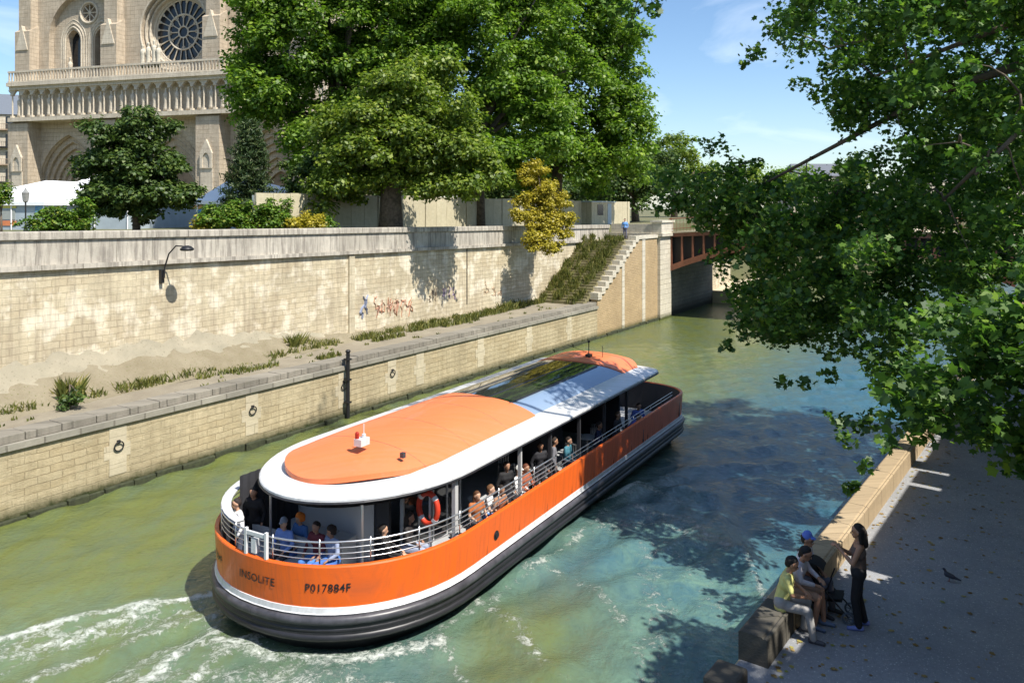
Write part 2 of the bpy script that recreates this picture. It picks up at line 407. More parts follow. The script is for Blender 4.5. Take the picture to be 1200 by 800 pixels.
# upper retaining wall of the right street, with its parapet and gaps
b=MB(); zt=8.85
b.box((-20,-.95,0),(95,-1.35,zt-1.0)); 
gaps=[(15.2,15.4),(15.8,16.25),(22.0,22.25),(23.4,23.9)]
x=-20
for g0,g1 in gaps+[(95,95)]:
    b.box((x,-.95,zt-1.0+.002),(g0,-1.3,zt)); x=g1
o=b.build('street_wall',M['quaywall'],None,(0,0,0),RZR); tag(o,'tall stone retaining wall holding up the street beside the right bank pavement','wall')
o.data.materials.clear(); o.data.materials.append(M['wall'])
# ------------------------------------------------------------------ left bank
# lower quay top
o=MB().prism([(-30,25.9),(51.2,25.9),(51.2,29.42),(-30,29.42)],1.0,2.46).build('lower_quay',M['dust'],None,(0,0,0),RZC); tag(o,kind='structure')
qw=empty('quay_wall',(0,0,0),RZC,'long sunlit limestone quay wall rising from the water on the left bank','quay wall')
MB().box((-30,25.1,-1.5),(51.1,25.95,2.14)).build('wall_face',M['quaywall'],qw)
cp=MB(); cp.box((-30,25.0,2.143),(51.1,25.95,2.33)); cp.build('coping_edge',M['copedge'],qw)
cp=MB(); s=-30
rng=np.random.default_rng(5)
while s<51.0:
    L=1.05+.12*rng.random(); e=min(s+L,51.1)
    dz=rng.normal()*.008; dy=rng.normal()*.006
    cp.box((s+.012,25.16+dy,2.333),(e-.012,25.97,2.58+dz)); s+=L
cp.build('coping',M['coping'],qw,bevel=.02)
# mooring stones with iron rings
def s_of(px,l):   # canal s where the image column meets the plane y=l
    r=(px-600)/F; Y=-l/(r*lC.x+lC.y) if False else None
    k=l/(r*lC.x+lC.y); return Vector((r*k,k,0)).dot(dC)
ps=MB(); 
for px in (138,295,402,459,492,563,620,667):
    s=s_of(px,25.1); w=.3
    ps.box((s-w,25.08,.5),(s+w,25.3,2.14))
    ps.box((s-w-.18,25.085,1.05),(s+w+.14,25.3,1.5))
ps.build('mooring_stone',M['plinth'],qw)
for i,px in enumerate((138,295,402,459)):
    s=s_of(px,25.1); r=MB(); n=14
    r.tube([Vector((.16*math.cos(2*PI*k/n),-.05-.02*math.sin(2*PI*k/n),.16*math.sin(2*PI*k/n)-.12)) for k in range(n+1)],.022,6,False)
    r.box((-.05,-.06,-.02),(.05,.02,.08))
    r.build('mooring_ring',M['blackmetal'],qw,(s,25.07,1.55))
# waterline ledge with weed
wl=MB(); rng=np.random.default_rng(9); s=-20
while s<64:
    L=.5+rng.random()*.9; wl.box((s,25.02-.1*rng.random(),-.3),(s+L*.96,25.12,.10+.14*rng.random())); s+=L
wl.build('footing',flat('weedy_footing',(.035,.04,.018),.8,var=.5,scale=8,bump=1),qw,bevel=.03)
# mooring pole
s=s_of(407,24.9)
mp=empty('mooring_pole',Cw(s,24.86,0),RZC,'dark iron mooring pole standing against the quay wall behind the boat roof','pole')
MB().tube([(0,0,-1),(0,0,2.95)],.085,10).build('pole',M['blackmetal'],mp)
for z in (.7,1.7,2.6): MB().box((-.12,-.11,z),(.12,.16,z+.07)).build('bracket',M['blackmetal'],mp)
MB().lathe([(.11,2.95),(.12,3.0),(.06,3.06)],n=10).build('cap',M['blackmetal'],mp)
# upper wall
ztop=lambda s: 8.48-.0125*(s-13.6)
uw=empty('embankment_wall',(0,0,0),RZC,'tall cream limestone embankment wall below the weathered grey parapet','wall')
def strip(m,s0,s1,y0,y1,za,zb,step=4.0):
    # box strip whose bottom/top follow functions of s
    n=max(1,int((s1-s0)/step)); rings=[]
    for i in range(n+1):
        s=s0+(s1-s0)*i/n
        rings.append([(s,y0,za(s)),(s,y1,za(s)),(s,y1,zb(s)),(s,y0,zb(s))])
    m.loft(rings,True,True,True)
w=MB(); strip(w,-40,66.0,29.4,30.3,lambda s:1.5,lambda s:ztop(s)-1.38); w.build('wall_face',M['wall'],uw,recalc=True)
w=MB(); strip(w,-40,62,29.22,30.3,lambda s:ztop(s)-1.377,lambda s:ztop(s)-1.2); w.build('string_course',M['parapet'],uw,recalc=True)
w=MB(); strip(w,-40,62,29.36,29.85,lambda s:ztop(s)-1.197,lambda s:ztop(s)-.30); w.build('parapet',M['parapet'],uw,recalc=True)
w=MB(); strip(w,-40,62,29.26,29.95,lambda s:ztop(s)-.297,ztop); w.build('parapet_cap',M['parapet'],uw,recalc=True,bevel=.03)
# buttress pier where the wall changes and drain shafts
s0=s_of(412,29.3)
w=MB(); strip(w,s0-.15,s0+.25,29.3,29.42,lambda s:2.3,lambda s:ztop(s)-1.45,1); w.build('pier',M['plinth'],uw,recalc=True)
for px in (547,): 
    s=s_of(px,29.4); MB().box((s-.035,29.37,3.2),(s+.035,29.45,6.9)).build('drain_slot',M['ironin'],uw)
# graffiti strokes (paint, a few mm thick)
def squiggle(px0,px1,py0,py1,n,col,nm,seed,th=.05):
    rng=np.random.default_rng(seed); mt=flat('spray_paint_'+nm,col,.8,var=.25); g=MB()
    for i in range(n):
        px=px0+(px1-px0)*(i+.5)/n; s=s_of(px,29.4); k=29.4/(((px-600)/F)*lC.x+lC.y)
        zc=CAMZ-((py0+py1)/2-HY)*k/F; hz=(py1-py0)/2*k/F; w=(px1-px0)/n*k/F*.75
        pts=[Vector((s+w*a,29.392,zc+hz*b)) for a,b in rng.uniform(-1,1,(6,2))]
        sm=[]
        for j in range(len(pts)-1):
            for t in (0,.33,.66): sm.append(pts[j].lerp(pts[j+1],t)+Vector((.06*math.sin(9*t+j),0,.06*math.cos(7*t+j))))
        g.tube(sm,th,4,True,flat=.15)
    g.build('graffiti',mt,uw)
squiggle(437,484,347,372,6,(.50,.26,.17),'red',1,.05)
squiggle(440,480,350,368,4,(.5,.33,.25),'pink',2,.06)
squiggle(421,431,345,376,2,(.30,.34,.46),'blue',3,.09)
squiggle(500,512,338,356,3,(.30,.24,.18),'brown',4,.035)
squiggle(518,534,336,350,3,(.38,.30,.45),'violet',5,.045)
squiggle(566,590,330,350,3,(.45,.3,.2),'faint',8,.03)
# earth bank against the wall on the left
def bank(name,mat,prof,kind,label=None,cat=None,seed=0,y0=29.41):
    # prof: list (s, height, width)
    rng=np.random.default_rng(seed); rows=[]
    S=np.linspace(prof[0][0],prof[-1][0],90)
    hs=np.interp(S,[p[0] for p in prof],[p[1] for p in prof]); ws=np.interp(S,[p[0] for p in prof],[p[2] for p in prof])
    hs=hs*(1+.05*np.sin(S*2.1)+.05*np.sin(S*5.3+1)); 
    for s,h,wd in zip(S,hs,ws):
        row=[]
        for j in range(13):
            t=j/12; z=2.44+h*(1-t)**1.35*(1+rng.normal()*.05)+rng.normal()*.03*(h>.1); row.append((s,y0-wd*t,max(2.44,z)))
        rows.append(row)
    m=MB(); m.loft(rows,False); o=m.build(name,mat,None,(0,0,0),RZC,smooth=True); tag(o,label,cat,kind=kind); return o
bank('earth_bank',M['rubble'],[(5,1.9,1.3),(13,1.45,1.2),(17,1.5,1.1),(22,1.45,.9),(26,1.0,.7),(31,.15,.5),(33,0,.3)],'structure')
bank('earth_slope',M['earth'],[(5,1.5,2.2),(12,.9,2.1),(15,1.15,1.9),(20,1.2,1.7),(25,.9,1.3),(30,.4,.9),(36,.22,.6),(44,.2,.6),(50,.1,.4)],'structure',seed=4)
# wall lamp
s=s_of(193,29.1)
wlm=empty('wall_lamp',Cw(s,29.2,ztop(s)-1.5),RZC,'black curved lamp bracket reaching out from the embankment wall over the quay','wall lamp')
b=MB(); b.tube([(0,.1,-.55),(0,-.06,-.4),(0,-.1,0),(.05,-.3,.55),(.15,-.62,.88),(.25,-1.0,.86)],[.04,.04,.035,.03,.028,.026],8); b.box((-.07,.02,-.65),(.07,.18,-.1)); b.build('bracket',M['blackmetal'],wlm,smooth=False)
b=MB(); b.lathe([(.05,.12),(.12,.09),(.2,0),(.21,-.05),(.17,-.09),(.05,-.1)],(.28,-1.15,.78),12,1.3,1.3); b.build('lamp_head',M['blackmetal'],wlm,smooth=True)
# ------------------------------------------------------------------ stairs and abutment
st=empty('stairway',(0,0,0),RZC,'overgrown stone stairs climbing from the quay to the bridge behind a stepped white edge','stairs')
S0,S1,Z0,Z1=51.1,58.4,2.5,6.7; n=24
M['stairs']=groundmat('mossy_steps',(.20,.18,.09),(.28,.245,.14),1.5,.9,(6,(.08,.10,.03),.8))
b=MB()
for i in range(n):
    x0=S0+(S1-S0)*i/n-1.2; z1=Z0+(Z1-Z0)*(i+1)/n
    b.box((x0,25.62,1.2),(61.5,29.39,z1)) if i==n-1 else b.box((x0,25.62,z1-.35),(x0+(S1-S0)/n+.002,29.39,z1))
b.build('steps',M['stairs'],st)
fr=MB()  # front wall with stepped top
top=[]
nn=12
for i in range(nn):
    x=S0+(S1-S0)*i/nn; z=Z0+.35+(Z1-Z0)*(i+1)/nn
    top+= [(x,z),(x+(S1-S0)/nn,z)]
poly=[(S0,-1.5),(62.4,-1.5),(62.4,7.02),(S1,7.02)]+list(reversed(top))
def wallprism(m,poly,y0,y1):
    n=len(poly); vs=[(p[0],y0,p[1]) for p in poly]+[(p[0],y1,p[1]) for p in poly]
    m.add(vs,[tuple(range(n)),tuple(reversed(range(n,2*n)))]+[(i,n+i,n+(i+1)%n,(i+1)%n) for i in range(n)])
wallprism(fr,poly,25.1,25.6); fr.build('side_wall',M['ochre'],st,recalc=True)
cpn=MB()
for i in range(nn):
    x=S0+(S1-S0)*i/nn; z=Z0+.35+(Z1-Z0)*(i+1)/nn
    cpn.box((x-.08,25.0,z-.42),(x+(S1-S0)/nn-.083,25.7,z+.07))
cpn.box((S1-.08,25.0,6.85),(62.4,25.7,7.1))
cpn.build('stepped_coping',M['bright'],st)
qn=MB()
for px,w in ((730,.22),(754,.3)):
    s=s_of(px,25.1); qn.box((s-w,25.06,-.5),(s+w,25.3,(6.8 if px>740 else 5.2)))
qn.build('quoin_strip',M['bright'],st)
ab=empty('bridge_abutment',(0,0,0),RZC,'pale stone bridge abutment with quoins at the far end of the left quay','abutment')
b=MB(); b.box((62.4,24.85,-1.5),(64.9,30.2,6.95)); b.box((64.9,25.1,-1.5),(76.6,30.2,6.6)); b.build('pier',M['bright'],ab)
b=MB(); b.box((62.25,24.6,6.953),(65.1,30.3,7.2)); b.box((62.35,24.72,7.203),(65.0,25.6,8.1)); b.box((62.25,24.62,8.103),(65.1,25.7,8.28)); b.box((62.35,25.61,7.203),(62.8,29.3,7.95)); b.build('cornice',M['bright'],ab)
for v in ab.children[0].data.vertices: pass
# darker sheet painting the bridge's shade onto the wall below it
MB().box((64.95,25.05,-.5),(76.55,25.11,4.3)).build('soffit_shade',stone('shaded_stone',(.30,.27,.22),(.24,.22,.18),(.14,.12,.1),.8,.35,.02,.6,algae=(.2,1.1,(.03,.03,.02))),ab)
# ------------------------------------------------------------------ bridge
br=empty('iron_bridge',(0,0,0),RZC,'russet iron arch footbridge crossing the river in the distance behind leaves','bridge')
zb=lambda t: 6.45-2.62*((t+12.5)/12.6)**2
zd=lambda t: 7.6-.45*((t+12.5)/12.6)**2
T=np.linspace(-25.0,0.1,26)
def girder(x0,x1):
    top=MB(); rings=[]
    for t in T: rings.append([(x0,-t,zd(t)-.34),(x1,-t,zd(t)-.34),(x1,-t,zd(t)-.02),(x0,-t,zd(t)-.02)])
    top.loft(rings,True,True,True)
    rings=[]
    for t in T: rings.append([(x0,-t,zb(t)),(x1,-t,zb(t)),(x1,-t,zb(t)+.5),(x0,-t,zb(t)+.5)])
    top.loft(rings,True,True,True)
    for t in np.arange(-24.8,0,.95):
        if zd(t)-.34>zb(t)+.55: top.box((x0+.02,-t-.07,zb(t)+.45),(x1-.02,-t+.07,zd(t)-.3))
    return top
girder(64.7,64.95).build('arch_girder',M['iron'],br,recalc=True); girder(75.2,75.5).build('arch_girder',M['iron'],br,recalc=True)
wb=MB(); 
rings=[[(65.15,-t,min(zb(t)+.3,zd(t)-.2)),(65.2,-t,min(zb(t)+.3,zd(t)-.2)),(65.2,-t,zd(t)-.1),(65.15,-t,zd(t)-.1)] for t in T]
wb.loft(rings,True,True,True); wb.build('web',M['ironin'],br,recalc=True)
dk=MB(); rings=[[(64.6,-t,zd(t)),(76,-t,zd(t)),(76,-t,zd(t)+.12),(64.6,-t,zd(t)+.12)] for t in T]; dk.loft(rings,True,True,True); dk.build('deck',M['plinth'],br,recalc=True)
rl=MB()
for x in (64.7,75.9):
    for h,r in ((1.1,.05),(.25,.03)): rl.tube([Vector((x,-t,zd(t)+.12+h)) for t in T],r,6)
    for t in np.arange(-24.6,0,.3): rl.tube([(x,-t,zd(t)+.1),(x,-t,zd(t)+1.2)],.014,4)
    for t in np.arange(-24.8,0,2.4): rl.box((x-.06,-t-.06,zd(t)+.1),(x+.06,-t+.06,zd(t)+1.3))
rl.build('railing',M['iron'],br)
# ------------------------------------------------------------------ far bank beyond the bridge
fw=empty('far_embankment_wall',(0,0,0),0,'sunlit sandy stone wall curving away beyond the iron bridge','wall')
pts=[Cw(76.6,25.1)]+[at_z(px,244+F*CAMZ/Y,0) for px,Y in ((862,92),(915,112),(985,140),(1080,175),(1200,215),(1500,300))]
pts=[Vector((p.x,p.y,0)) for p in pts]
b=MB(); rings=[]
for i,p in enumerate(pts):
    t=(pts[min(i+1,len(pts)-1)]-pts[max(i-1,0)]).normalized(); nn_=Vector((-t.y,t.x,0))
    a=p; c=p+nn_*1.0
    rings.append([(a.x,a.y,-1),(c.x,c.y,-1),(c.x,c.y,8.3),(a.x,a.y,8.3)])
b.loft(rings,True,True,True); b.build('wall_face',M['wall'],fw,recalc=True)
b=MB(); rings=[]
for i,p in enumerate(pts):
    t=(pts[min(i+1,len(pts)-1)]-pts[max(i-1,0)]).normalized(); nn_=Vector((-t.y,t.x,0))
    a=p-nn_*2.2; c=p+nn_*.1
    rings.append([(a.x,a.y,-1),(c.x,c.y,-1),(c.x,c.y,1.2),(a.x,a.y,1.2)])
b.loft(rings,True,True,True); b.build('towpath',M['plinth'],fw,recalc=True)
# ------------------------------------------------------------------ cathedral west front
PL=at_d(25,HY,111.6); PR=at_d(260,HY,102); eF=(PR-PL); eF.z=0; eF.normalize(); RZF=math.atan2(eF.y,eF.x)
nF=Vector((-eF.y,eF.x,0))
def Fu(px,py,off=0.0):   # pixel -> (u,z) on the facade plane (off metres in front)
    r=Vector(ray(px,py)); o=Vector((PL.x,PL.y,0))-nF*off
    k=o.dot(nF)/(r.x*nF.x+r.y*nF.y); p=r*k; return ((p-o).dot(eF), CAMZ+r.z*k)
cat=empty('cathedral',(PL.x,PL.y,0),RZF,'gothic limestone cathedral front with a round rose window and a gallery of statues','cathedral')
def arch(cx,w,zb_,zs,za,n=9):
    c=max(0,((za-zs)**2-w*w)/(2*w)); R=w+c; pts=[(cx-w,zb_),]
    # left arc centre (cx+c,zs)
    a1=math.atan2(za-zs,-c) if c>0 else PI/2
    for i in range(n+1):
        a=PI+(a1-PI)*i/n; pts.append((cx+c+R*math.cos(a),zs+R*math.sin(a)))
    for i in range(n-1,-1,-1):
        a=PI+(a1-PI)*i/n; pts.append((cx-c-R*math.cos(a),zs+R*math.sin(a)))
    pts.append((cx+w,zb_)); return pts
def circ(cx,cz,r,n=40): return [(cx+r*math.cos(2*PI*k/n),cz+r*math.sin(2*PI*k/n)) for k in range(n)]
zg=7.8; ZT=46.0
uL=Fu(15,200)[0]; W=43.0
# bay lines
B=[Fu(37,50)[0],Fu(137,50)[0],Fu(256,50)[0]]; B.append(B[2]+(B[1]-B[0]))
zc1=Fu(140,140)[1]; zc0=Fu(140,97)[1]
# lower storey
uA,zA=Fu(80,158); pw=Fu(116,210)[0]-uA; 
uBc=(B[1]+B[2])/2; zBa=Fu(185,140)[1]-.4; pwB=pw*1.12
uC=(B[2]+B[3])/2
ports=[(uA,pw,zA),(uBc,pwB,zBa),(uC,pw,zA)]
b=MB(); b.plate([(-.2,zg-1),(W,zg-1),(W,zc1),(-.2,zc1)],[arch(u,w,zg,zg+4.2,z) for u,w,z in ports],0,.4)
b.build('lower_wall',M['cath'],cat)
for u,w,z in ports:
    b=MB(); prev=None
    for k in range(7):
        f=1-.1*k; y=.4+.42*k; a=[(x,y,zz) for x,zz in arch(u,w*f,zg,zg+4.2*(1-.02*k),zg+(z-zg)*(1-.075*k))]
        a2=[(x,y+.42,zz) for x,_,zz in a]
        if prev: b.loft([prev,a],False)
        b.loft([a,a2],False); prev=a2
        # moulding roll
        b.tube([Vector((x,y+.02,zz)) for x,_,zz in a],.11,5,False)
    b.build('portal',M['cath'],cat,recalc=False)
    b=MB(); ar=arch(u,w*.42,zg,zg+4.0,zg+(z-zg)*.58); 
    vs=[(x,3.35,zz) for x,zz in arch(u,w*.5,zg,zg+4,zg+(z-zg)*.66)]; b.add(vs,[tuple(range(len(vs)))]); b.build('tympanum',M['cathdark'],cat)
# buttresses
def buttress(u,w0,w1,stages,name='buttress'):
    b=MB(); 
    for z0,z1,d,hw in stages:
        b.box((u-hw,-d,z0),(u+hw,.05,z1))
        b.add([(u-hw,-d,z1),(u+hw,-d,z1),(u+hw,.05,z1+1.0),(u-hw,.05,z1+1.0),(u-hw,.05,z1),(u+hw,.05,z1)],[(0,1,2,3),(0,3,4),(1,5,2)])
    b.build(name,M['cath'],cat)
zbal=Fu(140,80)[1]; zup=Fu(35,40)[1]
for i,u in enumerate(B):
    buttress(u,1,1,[(zg-1,zc1-.3,2.2,1.75),(zc0,zup,1.5,1.3),(zup,ZT,1.1,1.05)])
    # gablet on the upper buttress
    b=MB(); b.add([(u-1.05,-1.62,zup-2.6),(u+1.05,-1.62,zup-2.6),(u,-1.62,zup+.8),(u-1.05,-1.1,zup-2.6),(u+1.05,-1.1,zup-2.6),(u,-1.1,zup+.8)],[(0,1,2),(5,4,3),(1,4,5,2),(0,2,5,3),(0,3,4,1)]); b.build('gablet',M['cathlite'],cat)
    b=MB(); b.box((u-.9,-2.35,zg),(u+.9,-2.2,zg+8.4)); b.plate([(u-.9,zg+6.5),(u+.9,zg+6.5),(u+.9,zg+8.4),(u,zg+10.2),(u-.9,zg+8.4)],[arch(u,.55,zg+6.6,zg+7.6,zg+8.5,4)],-2.5,-2.2); b.build('niche',M['cathlite'],cat)
# cornices / gallery
zk0=Fu(140,136)[1]; zk1=Fu(140,101)[1]
b=MB()
b.box((.5,-2.6,zk0-.55),(W,0,zk0)); b.box((.5,-2.4,zk1-.2),(W,0,zk1+.25)); b.box((.4,-2.75,zk1+.253),(W,0,zk1+.75)); b.box((.6,-.9,zk0),(W,-.6,zk1-.2)) 
b.build('cornice',M['cathlite'],cat)
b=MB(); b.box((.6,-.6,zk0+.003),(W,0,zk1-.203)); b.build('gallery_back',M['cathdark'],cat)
gh=zk1-.2-zk0
def statue(h):
    b=MB(); b.lathe([(.36,0),(.34,.12*h),(.26,.4*h),(.33,.62*h),(.36,.74*h),(.2,.8*h),(.1,.82*h),(.17,.87*h),(.17,.93*h),(.2,.96*h),(.05,h)],n=8,sy=.8); return b
st0=None; ns=28
for i in range(ns):
    u=1.7+i*(B[3]+1.2-1.7)/(ns-1)
    if st0 is None:
        st0=statue(gh*.78).build('statue',M['cathlite'],cat,smooth=True); o=st0
    else:
        o=st0.copy(); COL.objects.link(o)
    o.parent=cat; o.location=(u,-1.75,zk0+.15)
co0=None
for i in range(ns+1):
    u=1.7+(i-.5)*(B[3]+1.2-1.7)/(ns-1)
    if co0 is None:
        b=MB(); b.tube([(0,0,0),(0,0,gh*.86)],.1,6); b.box((-.2,-.2,0),(.2,.2,.3)); b.box((-.2,-.2,gh*.8),(.2,.2,gh*.86)); 
        b.add([(-.7,-.1,gh+.003),(.7,-.1,gh+.003),(.2,-.1,gh*.86),(-.2,-.1,gh*.86),(-.7,.25,gh+.003),(.7,.25,gh+.003),(.2,.25,gh*.86),(-.2,.25,gh*.86)],[(0,3,2,1),(0,4,7,3),(1,2,6,5),(3,7,6,2)])
        co0=b.build('colonnette',M['cathlite'],cat); o=co0
    else: o=co0.copy(); COL.objects.link(o)
    o.parent=cat; o.location=(u,-2.1,zk0)
# balustrade
zq=zk1+.75; b=MB()
b.box((.5,-2.6,zq+1.35),(W,-2.35,zq+1.6)); b.box((.5,-2.6,zq),(W,-2.35,zq+.2))
for k in range(83): u=.6+k*.5; b.box((u,-2.55,zq+.2),(u+.16,-2.4,zq+1.35))
b.build('balustrade',M['cathlite'],cat)
# upper storey plate with windows and rose
ur,zr=Fu(203,34); rr=4.35
w1,zw1=Fu(80,37); w2,_=Fu(113,37); zwb=Fu(80,82)[1]; hw=1.15
bc=(w1+w2)/2; bigw=(B[1]-B[0])/2-1.5; bigtop=Fu(90,-8)[1]
holes=[circ(ur,zr,5.3),arch(bc,bigw,zq+.2,Fu(80,45)[1],bigtop),arch(uC,bigw,zq+.2,Fu(80,45)[1],bigtop)]
b=MB(); b.plate([(-.2,zc1+.003),(W,zc1+.003),(W,ZT),(-.2,ZT)],holes,.05,.9); b.build('upper_wall',M['cath'],cat)
# recessed wall in tower bays
for c0 in (bc,uC):
    d=c0-bc; zs=Fu(80,47)[1]; za=zw1+.4
    rz=Fu(90,14)[1]
    hl=[arch(w1+d,hw,zwb,zs,za,5),arch(w2+d,hw,zwb,zs,za,5)]
    b=MB(); b.plate([(c0-bigw-.5,zq-.5),(c0+bigw+.5,zq-.5),(c0+bigw+.5,bigtop+1),(c0-bigw-.5,bigtop+1)],hl+[circ(c0+.3,rz,1.15,20)],.9,1.9)
    b.build('bay_wall',M['cath'],cat)
    b=MB()
    for wc in (w1+d,w2+d):
        for k,f in enumerate((1.9,1.55,1.25)):
            b.tube([Vector((x,.88-.06*k+.1,z)) for x,z in arch(wc,hw*f,zwb,zs,zs+(za-zs)*f,7)],.13,6,False)
    b.tube([Vector((c0+.3+1.45*math.cos(a),.85,rz+1.45*math.sin(a))) for a in np.linspace(0,2*PI,25)],.16,6,False)
    for k in range(8):
        a=PI*k/4; b.tube([(c0+.3,1.0,rz),(c0+.3+1.2*math.cos(a),1.0,rz+1.2*math.sin(a))],.07,5)
    b.build('window_moulding',M['cathlite'],cat)
    for k,wc in enumerate((w1+d,w2+d)):
        b=MB(); vs=[(x,1.85,z) for x,z in arch(wc,hw*1.1,zwb-.2,zs,za+.3,5)]; b.add(vs,[tuple(range(len(vs)))])
        b.build('window',M['glassdark'],cat)
    b=MB(); b.add([(x,1.85,z) for x,z in circ(c0+.3,rz,1.3,20)],[tuple(range(20))]); b.build('rosette',M['cathdark'],cat)
    statue(3.4).build('statue',M['cathlite'],cat,(w1+d+.25,.1,zq+.2),smooth=True)
b=MB(); rg=[]
for k,(r,y) in enumerate(((5.3,.9),(5.05,.95),(5.05,1.3),(4.7,1.35),(4.7,1.7),(4.4,1.75),(4.4,2.2))): rg.append([(x,y,z) for x,z in circ(ur,zr,r)])
b.loft(rg,True); 
for r in (5.35,5.0,4.7): b.tube([Vector((x,.1+(5.35-r)*1.6,z)) for x,z in circ(ur,zr,r)+[circ(ur,zr,r)[0]]],.12,5,False)
b.build('rose_frame',M['cathlite'],cat)
b=MB(); b.add([(x,2.1,z) for x,z in circ(ur,zr,4.5)],[tuple(range(40))]); b.build('rose_glass',M['glassdark'],cat)
b=MB(); y=1.98
for r,t in ((.75,.11),(2.35,.13),(4.3,.13)): b.tube([Vector((ur+r*math.cos(a),y,zr+r*math.sin(a))) for a in np.linspace(0,2*PI,49)],t,6,False)
for k in range(12):
    a=2*PI*k/12; b.tube([(ur+.75*math.cos(a),y,zr+.75*math.sin(a)),(ur+2.35*math.cos(a),y,zr+2.35*math.sin(a))],.085,5)
for k in range(24):
    a=2*PI*(k+.5)/24; b.tube([(ur+2.35*math.cos(a),y,zr+2.35*math.sin(a)),(ur+4.3*math.cos(a),y,zr+4.3*math.sin(a))],.085,5)
    a2=a+PI/24; c=Vector((ur+3.95*math.cos(a2),y,zr+3.95*math.sin(a2)))
    b.tube([c+Vector((.42*math.cos(q),0,.42*math.sin(q))) for q in np.linspace(a2-PI*.6,a2+PI*.6,7)],.06,4,False)
for k in range(12):
    a=2*PI*(k+.5)/12; c=Vector((ur+2.0*math.cos(a),y,zr+2.0*math.sin(a)))
    b.tube([c+Vector((.36*math.cos(q),0,.36*math.sin(q))) for q in np.linspace(a-PI*.6,a+PI*.6,7)],.06,4,False)
b.build('tracery',M['cathlite'],cat)
for dx,h in ((-1.9,3.0),(-1.0,3.3),(-.1,3.5),(.55,3.0)):
    statue(h).build('statue',M['bright'],cat,(ur-1.0+dx,-2.2,zq+1.0),smooth=True)
b=MB(); b.box((-.2,3.8,zg-1),(W,30,ZT-3)); b.box((-.2,.45,zg-1),(-.1,3.8,ZT-3)); b.build('nave',M['cath'],cat)
# ------------------------------------------------------------------ left edge apartment building
bp=at_d(8,HY,150); ab_=empty('apartment_building',(bp.x,bp.y,zg),.35,'pale apartment building with stacked balconies and grey roof at the far left edge','building')
b=MB(); b.box((-16,0,-1),(2.2,12,19.2)); b.build('wall',M['cathlite'],ab_)
b=MB(); b.add([(-16.2,-.3,19.2),(2.4,-.3,19.2),(2.0,4,23.5),(-15.8,4,23.5),(-16.2,12,19.2),(2.4,12,19.2)],[(0,1,2,3),(1,5,2),(0,3,4),(3,2,5,4)]); b.build('roof',flat('zinc_roof',(.16,.18,.21),.5,.3),ab_)
for k in range(5):
    z=3.2+3.3*k
    b=MB(); b.box((-16,-.9,z-.25),(2.3,0,z)); 
    b.box((-16,-.9,z+.9),(2.3,-.85,z+.97)); [b.box((-16+.3*j,-.89,z),(-15.96+.3*j,-.86,z+.9)) for j in range(61)]
    b.build('balcony',M['blackmetal'] if k%2 else M['cathdark'],ab_)
    for j in range(7): MB().box((-14.6+2.4*j,-.03,z+.1),(-13.4+2.4*j,.05,z+2.4)).build('window',M['glassdark'],ab_)
# ------------------------------------------------------------------ marquees on the square
M['tent']=flat('white_marquee_cloth',(.82,.83,.84),.6,var=.04,scale=.6)
M['panel']=flat('grey_blue_panel',(.36,.42,.46),.6,var=.12,scale=1)
def marquee(px0,px1,Y,zr_,ze,depth,label,posters,ridge=.5):
    a=at_d(px0,HY,Y); c=at_d(px1,HY,Y-1.5); w=(c-a).length; rz=math.atan2(c.y-a.y,c.x-a.x)
    t=empty('marquee',(a.x,a.y,7.75),rz,label,'tent')
    b=MB(); xr=w*ridge; e=ze-7.75; r=zr_-7.75
    b.add([(-.2,-.2,e),(w+.2,-.2,e),(w+.2,depth+.2,e),(-.2,depth+.2,e),(xr,.25*depth,r),(xr,.75*depth,r),(-.2,-.2,e-.25),(w+.2,-.2,e-.25),(w+.2,depth+.2,e-.25),(-.2,depth+.2,e-.25)],
          [(0,1,4),(1,2,5,4),(2,3,5),(3,0,4,5),(0,6,7,1),(1,7,8,2),(3,2,8,9),(0,3,9,6)])
    b.build('roof',M['tent'],t)
    n=max(2,int(w/2.4))
    b=MB(); [b.box((w*i/n+.04,0,0),(w*(i+1)/n-.04,.06,e-.26)) for i in range(n)]; b.box((w-.06,.07,0),(w,depth,e-.26)); b.box((0,.07,0),(.06,depth,e-.26)); b.build('side_panel',M['panel'],t)
    for i in range(n+1):
        MB().tube([(w*i/n,-.06,0),(w*i/n,-.06,e-.2)],.05,6).build('post',M['white'],t)
    for u,z,pw_,ph,c_ in posters:
        MB().box((u*w-pw_/2,-.05,z),(u*w+pw_/2,-.003,z+ph)).build('poster',flat('poster_print',c_,.5,var=.1,scale=2),t)
    return t
marquee(-60,52,58,11.35,9.75,8,'white marquee with grey panels and posters at the left edge of the square',[(.62,.3,1.5,.35,(.6,.2,.08)),(.62,1.55,1.5,.4,(.6,.55,.12)),(.62,.75,1.3,.7,(.3,.32,.3)),(.96,1.2,.8,.8,(.1,.25,.45))],.8)
marquee(36,150,60,11.9,9.8,9,'white marquee with a pointed roof behind the round bush',[(.06,.9,1.5,.8,(.06,.22,.45)),(.06,.35,1.2,.4,(.4,.2,.08)),(.3,.9,1.4,.5,(.6,.25,.1))],.45)
marquee(232,345,60,11.6,9.85,8,'white marquee partly hidden behind the conifer and bushes',[(.05,.5,.9,.5,(.45,.1,.25)),(.05,1.1,.9,.35,(.05,.25,.55)),(.0,1.5,.8,.3,(.6,.3,.1)),(.7,.4,1,1.2,(.1,.25,.5))],.2)
